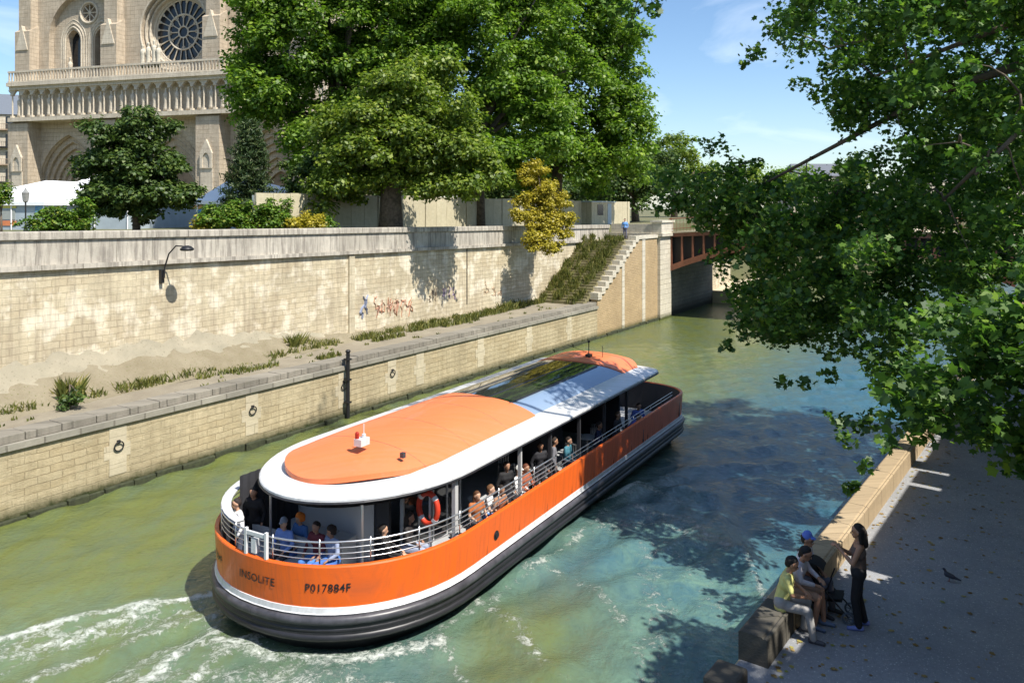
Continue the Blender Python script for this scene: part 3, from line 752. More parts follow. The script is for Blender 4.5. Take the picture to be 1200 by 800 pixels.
# square lantern lamp
lp=at_d(30,HY,52); sl=empty('street_lamp',(lp.x,lp.y,7.75),0,'dark post top lantern in front of the marquees at the left','street lamp')
MB().lathe([(.14,0),(.1,.3),(.05,.4),(.045,1.9),(.07,1.95)],n=8).build('post',M['blackmetal'],sl)
MB().lathe([(.1,1.95),(.2,2.0),(.26,2.5),(.28,2.55),(.1,2.75),(.03,2.9)],n=6).build('lantern',flat('lantern_glass',(.25,.25,.24),.2),sl)
# hoarding behind the parapet
M['hoard']=stone('cream_hoarding',(.62,.56,.40),(.56,.50,.35),(.35,.3,.2),1.2,6,.03,.3,streak=(.25,(.4,.34,.22)),bumpd=.02)
hd=empty('site_hoarding',(0,0,0),RZC,'cream panelled fence standing behind the parapet below the big trees','fence')
b=MB(); sa,sb=s_of(300,34),s_of(738,34)
x=sa
i=0
while x<sb:
    e=min(x+2.4,sb); b.box((x+.02,34+(.03 if i%2 else 0),7.7),(e-.02,34.12,10.12-.004*(x-sa)+.03*(i%3))); x+=2.4; i+=1
b.build('panel',M['hoard'],hd)
b=MB(); x=sa
while x<sb: b.box((x-.05,34.13,7.7),(x+.05,34.25,10.0)); x+=2.4
b.build('post',M['metal'],hd)
# cabins near the bridge head
cb=empty('site_cabin',Cw(66,33,7.75),RZC,'small pale cabin beside the bridge head at the end of the fence','cabin')
MB().box((0,0,0),(5,3,2.1)).build('wall',M['hoard'],cb); MB().box((-.1,-.1,2.103),(5.1,3.1,2.2)).build('roof',M['panel'],cb); MB().box((1.2,-.03,.9),(2.4,.02,1.9)).build('window',M['glassdark'],cb); MB().box((3.4,-.03,.02),(4.2,.02,2.0)).build('door',M['panel'],cb)
# people at the parapet by the stair head: a few pixels, built in the people section
# ------------------------------------------------------------------ far buildings behind the bridge
def block(px0,px1,Y,z1,label,rz=0.0,floors=3,mat=None):
    a=at_d(px0,HY,Y); c=at_d(px1,HY,Y); w=c.x-a.x
    t=empty('stone_building',(a.x,a.y,7.7),rz,label,'building'); h=z1-7.7
    MB().box((0,0,-1),(w,12,h)).build('wall',mat or M['cathlite'],t)
    b=MB(); b.add([(-.3,-.3,h),(w+.3,-.3,h),(w-1,5,h+3.2),(1,5,h+3.2),(-.3,12,h),(w+.3,12,h)],[(0,1,2,3),(1,5,2),(0,3,4),(3,2,5,4)]); b.build('roof',flat('slate_roof',(.12,.13,.15),.6),t)
    n=int(w/3)
    for f in range(floors):
        for j in range(n):
            MB().box((1+3*j,-.04,1.2+f*(h/floors)),(2.2+3*j,.05,1.2+f*(h/floors)+h/floors*.55)).build('window',M['glassdark'],t)
    return t
block(930,1010,190,17,'pale stone building far behind the bridge seen through the leaves',floors=3)
block(1090,1250,150,15,'long pale apartment block on the far right behind the foliage',floors=4)
# ------------------------------------------------------------------ island trees
def blob(px,py,Y,rx,ry=None,rz=None):
    p=at_d(px,py,Y); return (tuple(p),(rx,ry or rx,rz or rx*.8))
def base(px,Y,z=7.75):
    p=at_d(px,HY,Y); return (p.x,p.y,z)
TG='plane trees along the island embankment'
make_tree('plane_tree',base(385,58),[blob(350,40,58,4.6,5,5.2),blob(420,-20,58,5,5,5.5),blob(330,115,57,3.4,3.6,2.6),blob(430,90,58,4,4,3.6),blob(305,20,57,2.4,3,3.2),blob(370,165,57,3.6,3.2,2.6),blob(465,40,59,3.5,3.5,5),blob(305,95,57,2.2,2.4,2.2)],.55,.31,100000,360,1.1,M['leafA'],M['bark'],'tall leafy plane tree overlapping the right side of the cathedral front',group=TG,seed=1,fork=tuple(at_d(390,150,58)))
make_tree('plane_tree',base(458,46.8),[blob(455,190,46,3.0,2.6,2.0),blob(480,165,46.5,3.6,3,2.4),blob(545,195,46,1.8,2,1.9),blob(510,160,47,3.0,3,2.6),blob(430,150,47,3.2,3,1.8),blob(520,215,45.6,1.5,1.5,1.6),blob(415,205,46,1.9,1.8,1.5),blob(385,225,46.5,1.6,1.6,1.3),blob(485,110,48,3.2,3,2.0)],.62,.25,85000,300,.9,M['leafB'],M['bark'],'broad olive green tree with a thick dark trunk hanging over the parapet',group=TG,seed=2,fork=tuple(at_d(460,190,46.8)))
make_tree('plane_tree',base(560,60),[blob(540,60,60,5,5,5),blob(620,50,61,4.5,4,6),blob(490,110,60,4,4,4),blob(610,170,60,4,4,3.4),blob(570,-20,60,5,5,5),blob(500,20,60,4,4,5),blob(600,120,60,4,4,4),blob(560,185,59,3.6,3.6,2.6)],.5,.31,105000,360,1.15,M['leafA'],M['bark'],'bright green plane tree in the middle of the row behind the fence',group=TG,seed=3,fork=tuple(at_d(560,170,60)))
make_tree('plane_tree',base(650,72),[blob(655,60,72,6,6,5.5),blob(610,150,72,5,5,5),blob(715,40,73,3.2,4,4),blob(735,150,73,3.0,4,4),blob(690,120,72,5,5,5),blob(640,-20,72,6,6,5),blob(655,185,71,6,5,3.0),blob(720,190,73,3.2,4,3.3),blob(722,95,73,2.3,3,3.2)],.55,.36,105000,360,1.3,M['leafA'],M['bark'],'large plane tree at the right end of the island row against the sky',group=TG,seed=4,fork=tuple(at_d(655,180,72)))
make_tree('plane_tree',base(745,90),[blob(728,215,88,5,5,2.6),blob(762,205,90,3.5,4,3.2)],.4,.42,12000,80,1.2,M['leafC'],M['bark'],'low dark tree standing behind the bridge head',group=TG,seed=5)
make_tree('distant_tree',base(790,135),[blob(785,185,135,5.5,5.5,4.0),blob(770,205,135,4,4,3),blob(815,208,140,5,5,3)],.5,.55,11000,90,1.4,M['leafB'],M['bark'],'pale olive tree far beyond the bridge under the sky',seed=6)
for i,(px,Y,ry,lab) in enumerate(((870,150,4.0,'hazy round tree just beyond the bridge railing seen through leaves'),(920,170,5,'second distant tree on the far bank beyond the bridge'),(1000,165,6,'wide distant tree on the far bank behind the near foliage'))):
    make_tree('distant_tree',base(px,Y),[blob(px,222,Y,6,6,ry)],.4,.6,6000,60,1.5,M['leafB'] if i!=1 else M['leafA'],M['bark'],lab,seed=40+i)
for i,(px,Y,lab) in enumerate(((470,118,'distant garden tree glimpsed between the trunks above the cream fence'),(560,122,'distant tree glimpsed behind the middle of the cream fence'),(625,116,'distant tree glimpsed above the fence left of the yellow tree'),(700,125,'distant tree glimpsed above the fence near the pale cabin'))):
    make_tree('distant_tree',base(px,Y),[blob(px,222,Y,7,5,4.2)],.4,.5,9000,70,1.5,M['leafC'],M['bark'],lab,seed=60+i)
# smaller planting
make_tree('maple_tree',base(160,47),[blob(160,185,47,2.7,2.7,2.6),blob(163,148,47,1.4,1.5,1.3),blob(160,215,47,3,2.6,2.4),blob(120,225,46.5,1.2,1.3,1.1),blob(205,225,46.5,1.5,1.5,1.3),blob(155,240,46,2.4,2,1.2)],.2,.24,42000,200,.62,M['leafC'],M['bark'],'rounded dark green garden tree in front of the cathedral doors',seed=7)
def conifer(px,Y,ztop_,rb,label,seed):
    p=base(px,Y); root=empty('conifer_tree',p,0,label,'tree'); rng=np.random.default_rng(seed); H=ztop_-p[2]
    P=[];m=MB(); m.tube([(0,0,-.2),(0,0,H*.5),(.05,0,H*.98)],[.16,.1,.02],8)
    for i in range(95):
        z=.5+(H-.6)*(i/95.0); r=rb*(1-z/H)**.75*(.65+.5*rng.random())+.12; a=i*2.39996+rng.normal()*.2
        e=np.array([r*math.cos(a),r*math.sin(a),z-.12*r+.1]); 
        m.tube([(0,0,z),tuple(e)],[.03,.01],4,False)
        n=int(60+190*r/rb); t=rng.random(n)**.6
        q=np.outer(t,e-np.array([0,0,z]))+np.array([0,0,z]); sp=.16+.16*(1-t)
        q+=rng.normal(size=(n,3))*np.array([1,1,.5])*sp[:,None]; P.append(q)
    leaf_object('crown',np.concatenate(P),.27,M['needle'],root,NEED*np.array([1,1.6]),up=.2,seed=seed); m.build('trunk',M['bark'],root)
conifer(292,48,at_d(292,140,48).z,2.1,'loose bluish conifer standing left of the big plane trees',8)
def bush(px,py,Y,rx,rz,mat,label,seed,n=7000,ls=.15):
    p=base(px,Y); c=at_d(px,py,Y)
    make_tree('bush',p,[((c.x,c.y,c.z),(rx,rx*.8,rz)),((c.x,c.y,c.z-rz*.4),(rx*.9,rx*.7,rz*.6))],.06,ls,int(n*1.6),80,.35,mat,M['bark'],label,'bush',seed=seed,limbs=6,up=.8)
bush(72,256,41,1.75,.95,M['leafG'],'dense bright green bush behind the parapet at the left',11)
bush(268,254,42,1.35,.8,M['leafG'],'round green bush behind the parapet below the conifer',12)
bush(318,254,42.5,1.1,.8,M['leafG'],'light green loose bush to the right of the conifer trunk',13,5000)
bush(238,262,41.5,.35,.4,M['leafY'],'tiny yellow bush at the left end of the flower bed',16,900)
bush(352,260,43,1.3,.42,M['leafY'],'low yellowish flower bush behind the parapet left of the shaded fence',14,4000)
bush(375,262,43.5,.7,.4,M['leafG'],'small green bush close to the shaded fence panel',15,2000)
bush(2,228,46,.6,.6,M['leafG'],'small bright green bush cut by the left picture edge',17,1500)
make_tree('garden_tree',base(372,50),[blob(368,215,50,1.9,1.9,2.1),blob(395,190,50,1.6,1.6,1.6)],.16,.22,12000,70,.6,M['leafC'],M['bark'],'small dark tree tucked under the left plane tree',seed=18)
# yellow tree overhanging the wall
yb=Cw(s_of(640,31.0),31.0,7.75)
make_tree('yellow_tree',tuple(yb),[blob(625,205,56,1.0,1.1,1.1),blob(638,222,56,1.2,1.2,1.0),blob(612,232,55,.9,1,.7),blob(650,242,55,1.3,1.3,.9),blob(618,258,54,1.1,1.1,.8),blob(655,266,54,1.2,1.2,.9),blob(630,250,55,1.1,1.1,1.2),blob(628,280,53.5,1.0,1.0,.7),blob(650,290,53,.8,.8,.6),blob(668,256,54,.5,.6,.4)],.16,.16,36000,150,.48,M['leafY'],M['bark'],'yellow green tree leaning over the embankment wall above the stairs',seed=19,fork=tuple(at_d(636,250,55.5)))
# ------------------------------------------------------------------ big near tree on the right bank
def near_tree():
    rng=np.random.default_rng(21)
    poly=[(935,-60),(915,0),(930,50),(965,70),(985,110),(990,150),(970,195),(930,232),(893,222),(860,190),(825,180),(795,170),(780,205),(790,240),(830,262),(845,300),(870,345),(865,380),(905,395),(955,405),(975,440),(1000,480),(1015,520),(1055,490),(1090,500),(1140,500),(1200,540),(1290,560),(1290,-60)]
    def inside(x,y):
        c=False; n=len(poly)
        for i in range(n):
            x1,y1=poly[i];x2,y2=poly[(i+1)%n]
            if (y1>y)!=(y2>y) and x<(x2-x1)*(y-y1)/(y2-y1)+x1: c=not c
        return c
    holes=[(812,292,30,16),(872,318,30,17),(980,172,30,20),(1030,140,14,8),(1125,150,18,8),(1060,190,9,7),(905,285,12,6),(930,330,10,14),(955,300,10,10),(1075,430,12,16)]
    def ok(p):
        s,t=Rsl(p); z=p.z
        if s<20.5 and z>3+1.43*(t+11.5)-.3: return False
        if 16.2<s<26 and z<2.6+1.43*(t+4.3)+.7 and t>-4.3: return False
        if z<3.2: return False
        kk=(z-3.1)/1.376; qx=p.x-.745*kk+4.79; qy=p.y+.667*kk-16.77; lx=qx*.4985+qy*.8669; ly=-qx*.8669+qy*.4985
        if 15.6<lx<19.2 and -2.4<ly<2.4 and z>5 and rng.random()<.85: return False
        if s<19 and t-z/1.43<-6.8: return False
        return True
    cs=[];rad=[]
    tries=0
    while len(cs)<520 and tries<60000:
        tries+=1
        px=rng.uniform(770,1290); py=rng.uniform(-60,570)
        if not inside(px,py): continue
        if any(((px-h[0])/h[2])**2+((py-h[1])/h[3])**2<1.3 for h in holes) and rng.random()<.96: continue
        if px<1000 and py>60: Y=rng.uniform(20.5,30)
        elif px<1000: Y=rng.uniform(22,32)
        else: Y=rng.uniform(11.5,30)
        if px<870: Y=rng.uniform(24,30)
        if py>400 and Y>21: continue
        if 1095<px<1200 and py>300 and rng.random()<.35: continue
        p=at_d(px,py,Y)
        if not ok(p): continue
        cs.append(np.array(p)); rad.append((.34+.38*rng.random())*(.75+Y/55))
    # sprays along the outline
    for px,py,Y,r in ((712,2,20,.22),(725,12,20,.25),(745,8,20,.35),(765,12,20,.28),(738,30,20,.22),(772,-8,20,.35),(757,38,20,.12),(700,-10,20,.3),(740,-25,20,.5),(790,-40,20.5,.5),(885,62,26,.42),(872,75,26,.2),(907,38,26,.45),(938,98,25,.38),(960,112,25,.4),(992,573,15.5,.14),(1003,568,15.5,.12),(918,446,21,.24),(946,448,21,.26),(975,440,21,.3),(985,492,18,.28),(995,515,17,.25),(1012,545,16,.22),(1040,520,16,.25),(850,405,24,.3),(815,215,26,.6),(795,240,27,.45),(772,246,27,.3),(838,172,26,.5),(868,200,26,.5),(888,190,26,.22),(902,215,25,.5),(905,225,25,.6),(880,250,25,.8),(845,235,26,.8),(1165,505,13,.25),(1110,500,14,.2),(1090,470,14,.3),(1195,545,12,.2),(1130,455,14,.35),(1190,470,13,.5),(1180,380,13,.6),(1100,380,14,.6)):
        p=at_d(px,py,Y); cs.append(np.array(p)); rad.append(r)
    k=0
    while k<120:
        px=rng.uniform(985,1290); py=rng.uniform(290,560)
        if not inside(px,py) or any(((px-h[0])/h[2])**2+((py-h[1])/h[3])**2<1.3 for h in holes): continue
        p=at_d(px,py,rng.uniform(11,15.5))
        if ok(p): cs.append(np.array(p)); rad.append(.26+.25*rng.random())
        k+=1
    nvis=len(cs)
    # crown above the frame and off to the right: shades what the picture shows in shade
    def extra(n,s0,s1,t0,t1,z0,z1,r):
        k=0;tr=0
        while k<n and tr<20000:
            tr+=1
            s=rng.uniform(s0,s1);t=rng.uniform(t0,t1);z=rng.uniform(z0,z1); p=Rw(s,t,z)
            if not ok(p): continue
            px=600+F*p.x/p.y; py=HY+F*(CAMZ-z)/p.y
            if -80<px<1240 and -60<py<800 and not inside(px,py): continue
            cs.append(np.array(p)); rad.append(r*(.7+.6*rng.random())); k+=1
    extra(170,20.5,26.5,-10,1,14,24,1.1)
    extra(110,22,36,-1,8,12,20,1.1)
    extra(45,27,34,-6,0,9.5,14,1.0)
    #extra(70,11,20,1.5,6,9,16,.9)
    cs_=np.array(cs); rad_=np.array(rad)
    bpos=Rw(24,2.6,7.4); b0=np.array(bpos)
    root=empty('plane_tree',tuple(bpos),0,'huge dark plane tree whose leafy branches fill the right side of the picture','tree','plane trees on the right bank')
    cnt=np.concatenate([(rad_[:nvis]**2*390).astype(int)+6,(rad_[nvis:]**2*70).astype(int)])
    P,O=clump_points(cs_-b0,rad_,cnt,rng,.7)
    leaf_object('crown',P,.165,M['leafN'],root,LOBE,up=.25,seed=31,out=None)
    print('near leaves',len(P))
    m=MB(); fk=Vector((-1.0,-.2,6.0))
    m.tube([(0,0,-.3),(-.1,0,2),(-.5,0,4.2),fk],[.5,.42,.36,.32],12)
    mains=[]
    for (s,t,z) in ((24,-5,13),(27,-7,14.5),(22,-3,9.5),(19,-2,10),(28,-1,19),(25,-9,9.8),(21,-1,17),(16.0,-10.0,15.5)):
        e=Vector(Rw(s,t,z))-bpos; mid=fk.lerp(e,.5)+Vector((0,0,.8)); m.tube([fk,fk.lerp(e,.25)+Vector((0,0,.6)),mid,e],[.2,.14,.09,.035],8); mains+= [mid.lerp(e,q) for q in (0,.15,.3,.45,.6,.75,.9,1)]+[fk.lerp(mid,q) for q in (.5,.75)]
    used={}
    for i in rng.choice(nvis,210,replace=False):
        e=Vector(cs_[i]-b0); a=min(mains,key=lambda q:(q-e).length)
        if (a-e).length>2.3 or used.get(tuple(a),0)>=2: continue
        used[tuple(a)]=used.get(tuple(a),0)+1
        q=a.lerp(e,.5)+Vector((rng.normal()*.15,rng.normal()*.15,.25)); m.tube([a,a.lerp(q,.5)+Vector((0,0,.1)),q,e],[.03,.024,.016,.006],5); mains.append(q)
    m.build('trunk',M['bark'],root,smooth=True)
near_tree()
# second tree standing further back along the street, its crown shading the seated group
make_tree('plane_tree',tuple(Rw(9.5,5.2,7.4)),[(tuple(Rw(10.0,6.3,13.4)),(3.5,3.0,2.7))],.35,.3,5200,60,.9,M['leafN'],M['bark'],'plane tree beside the camera on the street above the right bank',group='plane trees on the right bank',seed=33)
# ------------------------------------------------------------------ clumps of grass and weeds on the left quay
def grass(name,spec,label=None,seed=1):
    rng=np.random.default_rng(seed); P=[]
    vs=[];fs=[];rn=[]
    for s0,s1,l0,l1,z,n,h in spec:
        for i in range(n):
            s=rng.uniform(s0,s1); l=rng.normal((l0+l1)/2,abs(l1-l0)/3)
            l=min(max(l,min(l0,l1)),max(l0,l1)); zz=z(s,l) if callable(z) else z
            b=np.array([s,l,zz]); hh=h*(.35+.9*rng.random()); a=rng.uniform(0,2*PI); w=.018+.02*rng.random()
            d=np.array([math.cos(a),math.sin(a),0]); le=np.array([math.cos(a+1.6),math.sin(a+1.6),0])*hh*rng.uniform(.1,.7)
            k=len(vs); vs+= [b-d*w,b+d*w,b+le*.4+d*w*.8+np.array([0,0,hh*.6]),b+le+np.array([0,0,hh]),b+le*.4-d*w*.8+np.array([0,0,hh*.6])]
            fs.append((k,k+1,k+2,k+3,k+4)); q=rng.random(); rn+=[q]*5
    me=bpy.data.meshes.new(name); me.from_pydata([tuple(v) for v in vs],[],fs); at=me.attributes.new('rnd','FLOAT','POINT'); at.data.foreach_set('value',rn)
    me.materials.append(M['grass']); o=bpy.data.objects.new(name,me); COL.objects.link(o); o.rotation_euler=(0,0,RZC); tag(o,label,None,kind='stuff'); return o
def q_s(px,py,z): p=at_z(px,py,z); return p.dot(dC),p.dot(lC)
sp=[]
for px,py,n,h,w in ((82,470,170,.8,.35),(100,455,120,.45,.5),(215,440,260,.22,1.5),(260,437,160,.2,1.2),(300,432,160,.2,1.2),(325,408,260,.75,.4),(342,405,180,.5,.4),(385,418,120,.25,.6),(430,396,140,.35,.8),(455,396,220,.3,1.2),(500,384,220,.3,1.6),(540,378,240,.35,1.8),(575,368,240,.4,1.6),(600,362,220,.6,1.4),(625,356,200,.4,1.4),(150,450,160,.12,1.4),(205,380,40,.3,.3)):
    s,l=q_s(px,py,2.5); sp.append((s-w,s+w,min(l-.25,28.9),min(l+.25,29.3),2.46,n,h))
rngg=np.random.default_rng(12)
for k in range(150):
    s=rngg.uniform(8,50); c_=29.25-.9*max(0,min(1,(30-s)/12)); sp.append((s-.35,s+.35,c_-.55,c_,2.46,55,.32*rngg.random()+.06))
for k in range(40):
    s=rngg.uniform(8,50); l=rngg.uniform(26,28.5); sp.append((s-.15,s+.15,l,l+.2,2.46,10,.12))
for px,py in ((113,477),(98,492),(310,418),(622,345)):
    pass
zst=lambda s,l: 2.5+max(0,(s-49.9))/7.3*4.2
for k in range(170):
    s=rngg.uniform(50,57.5); l=rngg.uniform(26,29.3); sp.append((s-.25,s+.25,l-.15,l+.15,zst,26,.3+.3*rngg.random()))
grass('weeds',sp)
# small leafy shrubs at the foot of the wall
def low_shrub(px,py,z,r,mat,label,seed,n=900):
    c=at_z(px,py,z); make_tree('shrub',tuple(c),[((c.x,c.y,c.z+r*.7),(r,r*.7,r*.8))],.03,.11,n,14,.22,mat,M['bark'],label,'shrub',seed=seed,limbs=4,up=.7)
low_shrub(82,478,2.5,.38,M['leafC'],'small shrub growing at the left end of the quay grass strip',51)
low_shrub(325,412,2.5,.42,M['leafG'],'green shrub at the foot of the wall below the wall lamp',52)
low_shrub(20,335,6.3,.22,M['leafC'],'tiny fern rooted in the wall joint under the parapet at the left',53,250)
low_shrub(690,322,4.0,.6,M['leafC'],'shrub growing on the lower part of the overgrown stairs',54,1500)
# ------------------------------------------------------------------ the boat
AB=math.radians(29.9); RZB=PI/2-AB; bB=Vector((math.sin(AB),math.cos(AB),0)); lB=Vector((-math.cos(AB),math.sin(AB),0))
BO=bB*11.82+lB*13.1
XW=2.15
boat=empty('tour_boat',tuple(BO),RZB,'orange and black river tour boat with a white rimmed orange roof sailing up the canal','boat')
def BL(p): q=Vector(p)-BO; return (q.dot(bB),q.dot(lB))
def Bw(x,y,z): return BO+bB*x+lB*y+Vector((0,0,z))
def half(w,x0,x1,Ls,Lb,n1=2.5,n2=2.6,k=14,ms=24):
    pts=[]
    for i in range(k+1):
        th=PI/2*i/k; pts.append((x0+Ls*(1-math.cos(th)**(2/n1) if i<k else Ls*1.0/Ls),w*math.sin(th)**(2/n1)))
    pts=[(x0+Ls*(1-max(0,math.cos(PI/2*i/k))**(2/n1)),w*math.sin(PI/2*i/k)**(2/n1)) for i in range(k+1)]
    for i in range(1,ms): pts.append((x0+Ls+(x1-Lb-x0-Ls)*i/ms,w))
    pts+=[(x1-Lb*(1-max(0,math.sin(PI/2*i/k+0))**0*1+0) if False else x1-Lb+Lb*math.sin(PI/2*i/k)**(2/n2),w*max(0,math.cos(PI/2*i/k))**(2/n2)) for i in range(k+1)]
    return pts
def outl(d=-.07,w=3.24,x0=0,x1=20.4,Ls=3.58,Lb=1.9,n1=2.17,n2=2.8):
    h=half(w-d,x0+d,x1-d,Ls-d*.3,Lb,n1,n2); 
    return [(x,-y) for x,y in h]+[(x,y) for x,y in reversed(h[1:-1])]
def ring(d,z,**k): return [(x,y,z) for x,y in outl(d-.07,**k)]
def boatpaint(name,c,dirt,rough=.34):
    t=NT(name); v,sp=xz(t); n=t.noise(t.coord(),.9,5,.6); st=t.noise(t.mapping(v,(5,.35,1)),1.6,5,.7); sc_=t.noise(t.mapping(t.coord(),(1,1,6)),5,6,.75)
    col=t.ramp(n,[(.3,tuple(x*.93 for x in c)),(.7,c)])
    col=t.mix(t.math('MULTIPLY',t.ramp(st,[(.46,0),(.68,1)]),.5),col,dirt)
    col=t.mix(t.math('MULTIPLY',t.ramp(sc_,[(.58,0),(.68,1)]),.5),col,dirt)
    wv=t.noise(t.coord(),1.4,2); return t.set(col=col,rough=t.ramp(st,[(.3,rough*.8),(.7,rough*1.5)]),coat=.2,normal=t.bump(wv,.25,.05))
M['orange']=boatpaint('orange_boat_paint',(.82,.135,.012),(.42,.09,.03))
M['roofor']=boatpaint('orange_roof_panel',(.80,.19,.062),(.55,.22,.11),.5)
M['hullblack']=flat('black_hull_rubber',(.018,.018,.022),.42,var=.3,scale=3)
M['hullgrey']=flat('scuffed_grey_rub_rail',(.06,.06,.07),.38,var=.5,scale=3)
M['bwhite']=boatpaint('white_boat_paint',(.68,.69,.71),(.40,.40,.39),.3)
M['deckgrey']=flat('light_grey_deck',(.42,.43,.44),.6,var=.1,scale=3)
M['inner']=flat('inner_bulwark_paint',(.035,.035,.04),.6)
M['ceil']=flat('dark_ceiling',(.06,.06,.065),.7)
M['cabin']=flat('pale_grey_cabin',(.50,.50,.50),.5,var=.06,scale=1)
M['tint']=NT('tinted_window').set(col=(.02,.022,.026),rough=.06,spec=.6)
gl=NT('roof_glass'); M['roofglass']=gl.set(col=(.035,.04,.035),rough=.05,spec=.9,coat=.6)
M['blueshade']=NT('side_roof_reflection').set(col=(.22,.30,.42),rough=.12,spec=.8,coat=.5)  # blue sky reflection and shade painted into this roof strip's colour
bx=lambda *a: None
h=MB(); h.loft([ring(1.1,-.45),ring(.55,-.1),ring(.28,.25),ring(.06,.42)],True,True); h.loft([ring(.085,.95),ring(.06,.90),ring(.06,.42)][::-1],True); h.build('hull',M['hullblack'],boat,smooth='auto',recalc=True)
def railring(d,z,r,mat,name,nn=8,dz=0):
    m=MB(); o=outl(d); m.tube([Vector((x,y,z)) for x,y in o+[o[0]]],r,nn,False); return m.build(name,mat,boat,smooth=True)
railring(.03,.47,.085,M['hullblack'],'rub_rail'); railring(.03,.62,.06,M['hullblack'],'rub_rail'); railring(.01,.82,.10,M['hullgrey'],'rub_rail')
m=MB(); m.loft([ring(.07,.945),ring(.088,.96),ring(.10,1.07),ring(.13,1.08)],True); m.build('white_stripe',M['bwhite'],boat,smooth='auto')
TOP=1.94
m=MB(); m.loft([ring(.115,1.072),ring(.10,1.3),ring(.07,TOP-.03),ring(.085,TOP),ring(.15,TOP),ring(.165,TOP-.03)],True); m.build('bulwark',M['orange'],boat,smooth='auto')
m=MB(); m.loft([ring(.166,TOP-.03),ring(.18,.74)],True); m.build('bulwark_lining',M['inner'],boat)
o=outl(.17); m=MB(); n=len(o); m.add([(x,y,.75) for x,y in o],[tuple(range(n))]); m.build('deck',M['deckgrey'],boat)
# vertical panel seams near the bow
for s in (-1,1):
    m=MB()
    for x in (14.6,18.6): m.box((x,s*3.21-.012,1.1),(x+.045,s*3.21+.012,TOP))
    m.build('hull_seam',M['hullgrey'],boat)
# bow anchor fairlead and port light
m=MB(); m.tube([(4.6,-3.1,1.42),(4.6,-3.23,1.42)],.11,14); m.tube([(4.6,-3.2,1.42),(4.6,-3.26,1.42)],.07,14); m.build('porthole',M['hullblack'],boat)
# lettering wrapped on the stern
def lettering(txt,centre,size,z,name='lettering',mat=None,d=.09,gap=1.08):
    cu=bpy.data.curves.new('t','FONT'); cu.body=txt; cu.size=size; cu.align_x='CENTER'; cu.space_character=gap; cu.extrude=.0; cu.resolution_u=3; cu.offset=.002
    ob=bpy.data.objects.new('t',cu); COL.objects.link(ob)
    me=bpy.data.meshes.new_from_object(ob.evaluated_get(bpy.context.evaluated_depsgraph_get())); bpy.data.objects.remove(ob)
    bm=bmesh.new(); bm.from_mesh(me); bmesh.ops.subdivide_edges(bm,edges=bm.edges,cuts=1)
    P=outl(d-.07-.014); ii=0
    # arc length measured from the stern centre towards starboard (positive)
    pos=[Vector(p) for p in P[:40]]; neg=[Vector((p[0],-p[1])) for p in P[:40]]
    cum=[0]
    for i in range(1,len(pos)): cum.append(cum[-1]+(pos[i]-pos[i-1]).length)
    def at(a):
        L=abs(a); src=pos if a>=0 else neg
        i=min(range(len(cum)-1),key=lambda j:0 if cum[j]<=L<=cum[j+1] else 1e9)
        f=(L-cum[i])/max(1e-6,cum[i+1]-cum[i]); return src[i].lerp(src[i+1],f)
    for v in bm.verts:
        p=at(centre+v.co.x); v.co=Vector((p.x,p.y,z+v.co.y))
    # push outwards
    bmesh.ops.recalc_face_normals(bm,faces=bm.faces); bm.to_mesh(me); bm.free(); me.name=name
    me.materials.clear(); me.materials.append(mat or M['hullblack'])
    ob=bpy.data.objects.new(name,me); COL.objects.link(ob); ob.parent=boat; return ob
lettering('INSOLITE',.05,.235,1.42); lettering('P017884F',1.75,.225,1.42); lettering('P017884F',-1.75,.225,1.42)
# stern and side railing
def rail_path(a0,a1,d,z,step=1):
    P=outl(d); n=len(P); return [Vector((P[i%n][0],P[i%n][1],z)) for i in range(a0,a1)]
nP=len(outl(0))
m=MB()
for z,r in ((2.03,.011),(2.14,.011),(2.26,.011),(2.38,.02)): m.tube(rail_path(-14,22,.13,z),r,6)
pp=rail_path(-14,22,.13,TOP)
for i in range(0,len(pp),3): m.tube([pp[i],pp[i]+Vector((0,0,.5))],.018,6)
m.build('stern_rail',M['metal'],boat,smooth=True)
m=MB(); P=rail_path(-13,-1,.13,2.40); m.loft([[p+Vector((0,0,.0)) for p in P],[Vector((p.x+.17,p.y*.93,2.41)) for p in P],[Vector((p.x+.17,p.y*.93,2.44)) for p in P],[p+Vector((0,0,.04)) for p in P]],False); m.build('rail_shelf',M['cabin'],boat)
m=MB(); g=rail_path(-1,2,.12,TOP); m.box((.02,-.35,TOP+.0),(.09,-.29,TOP+.55)); m.box((.02,.25,TOP),(.09,.31,TOP+.55)); m.box((.03,-.29,TOP+.42),(.08,.25,TOP+.5)); m.box((.04,-.02,TOP+.05),(.16,.12,TOP+.35)); m.build('stern_gate',M['bwhite'],boat)
m=MB()
for s in (-1,1):
    for z in (2.0,2.12): m.tube([(3.6,s*3.06,z),(18.2,s*3.06,z)],.009,6)
    for k in range(14): m.tube([(3.7+k*1.1,s*3.06,TOP),(3.7+k*1.1,s*3.06,2.12)],.01,6)
m.build('side_rail',M['metal'],boat)
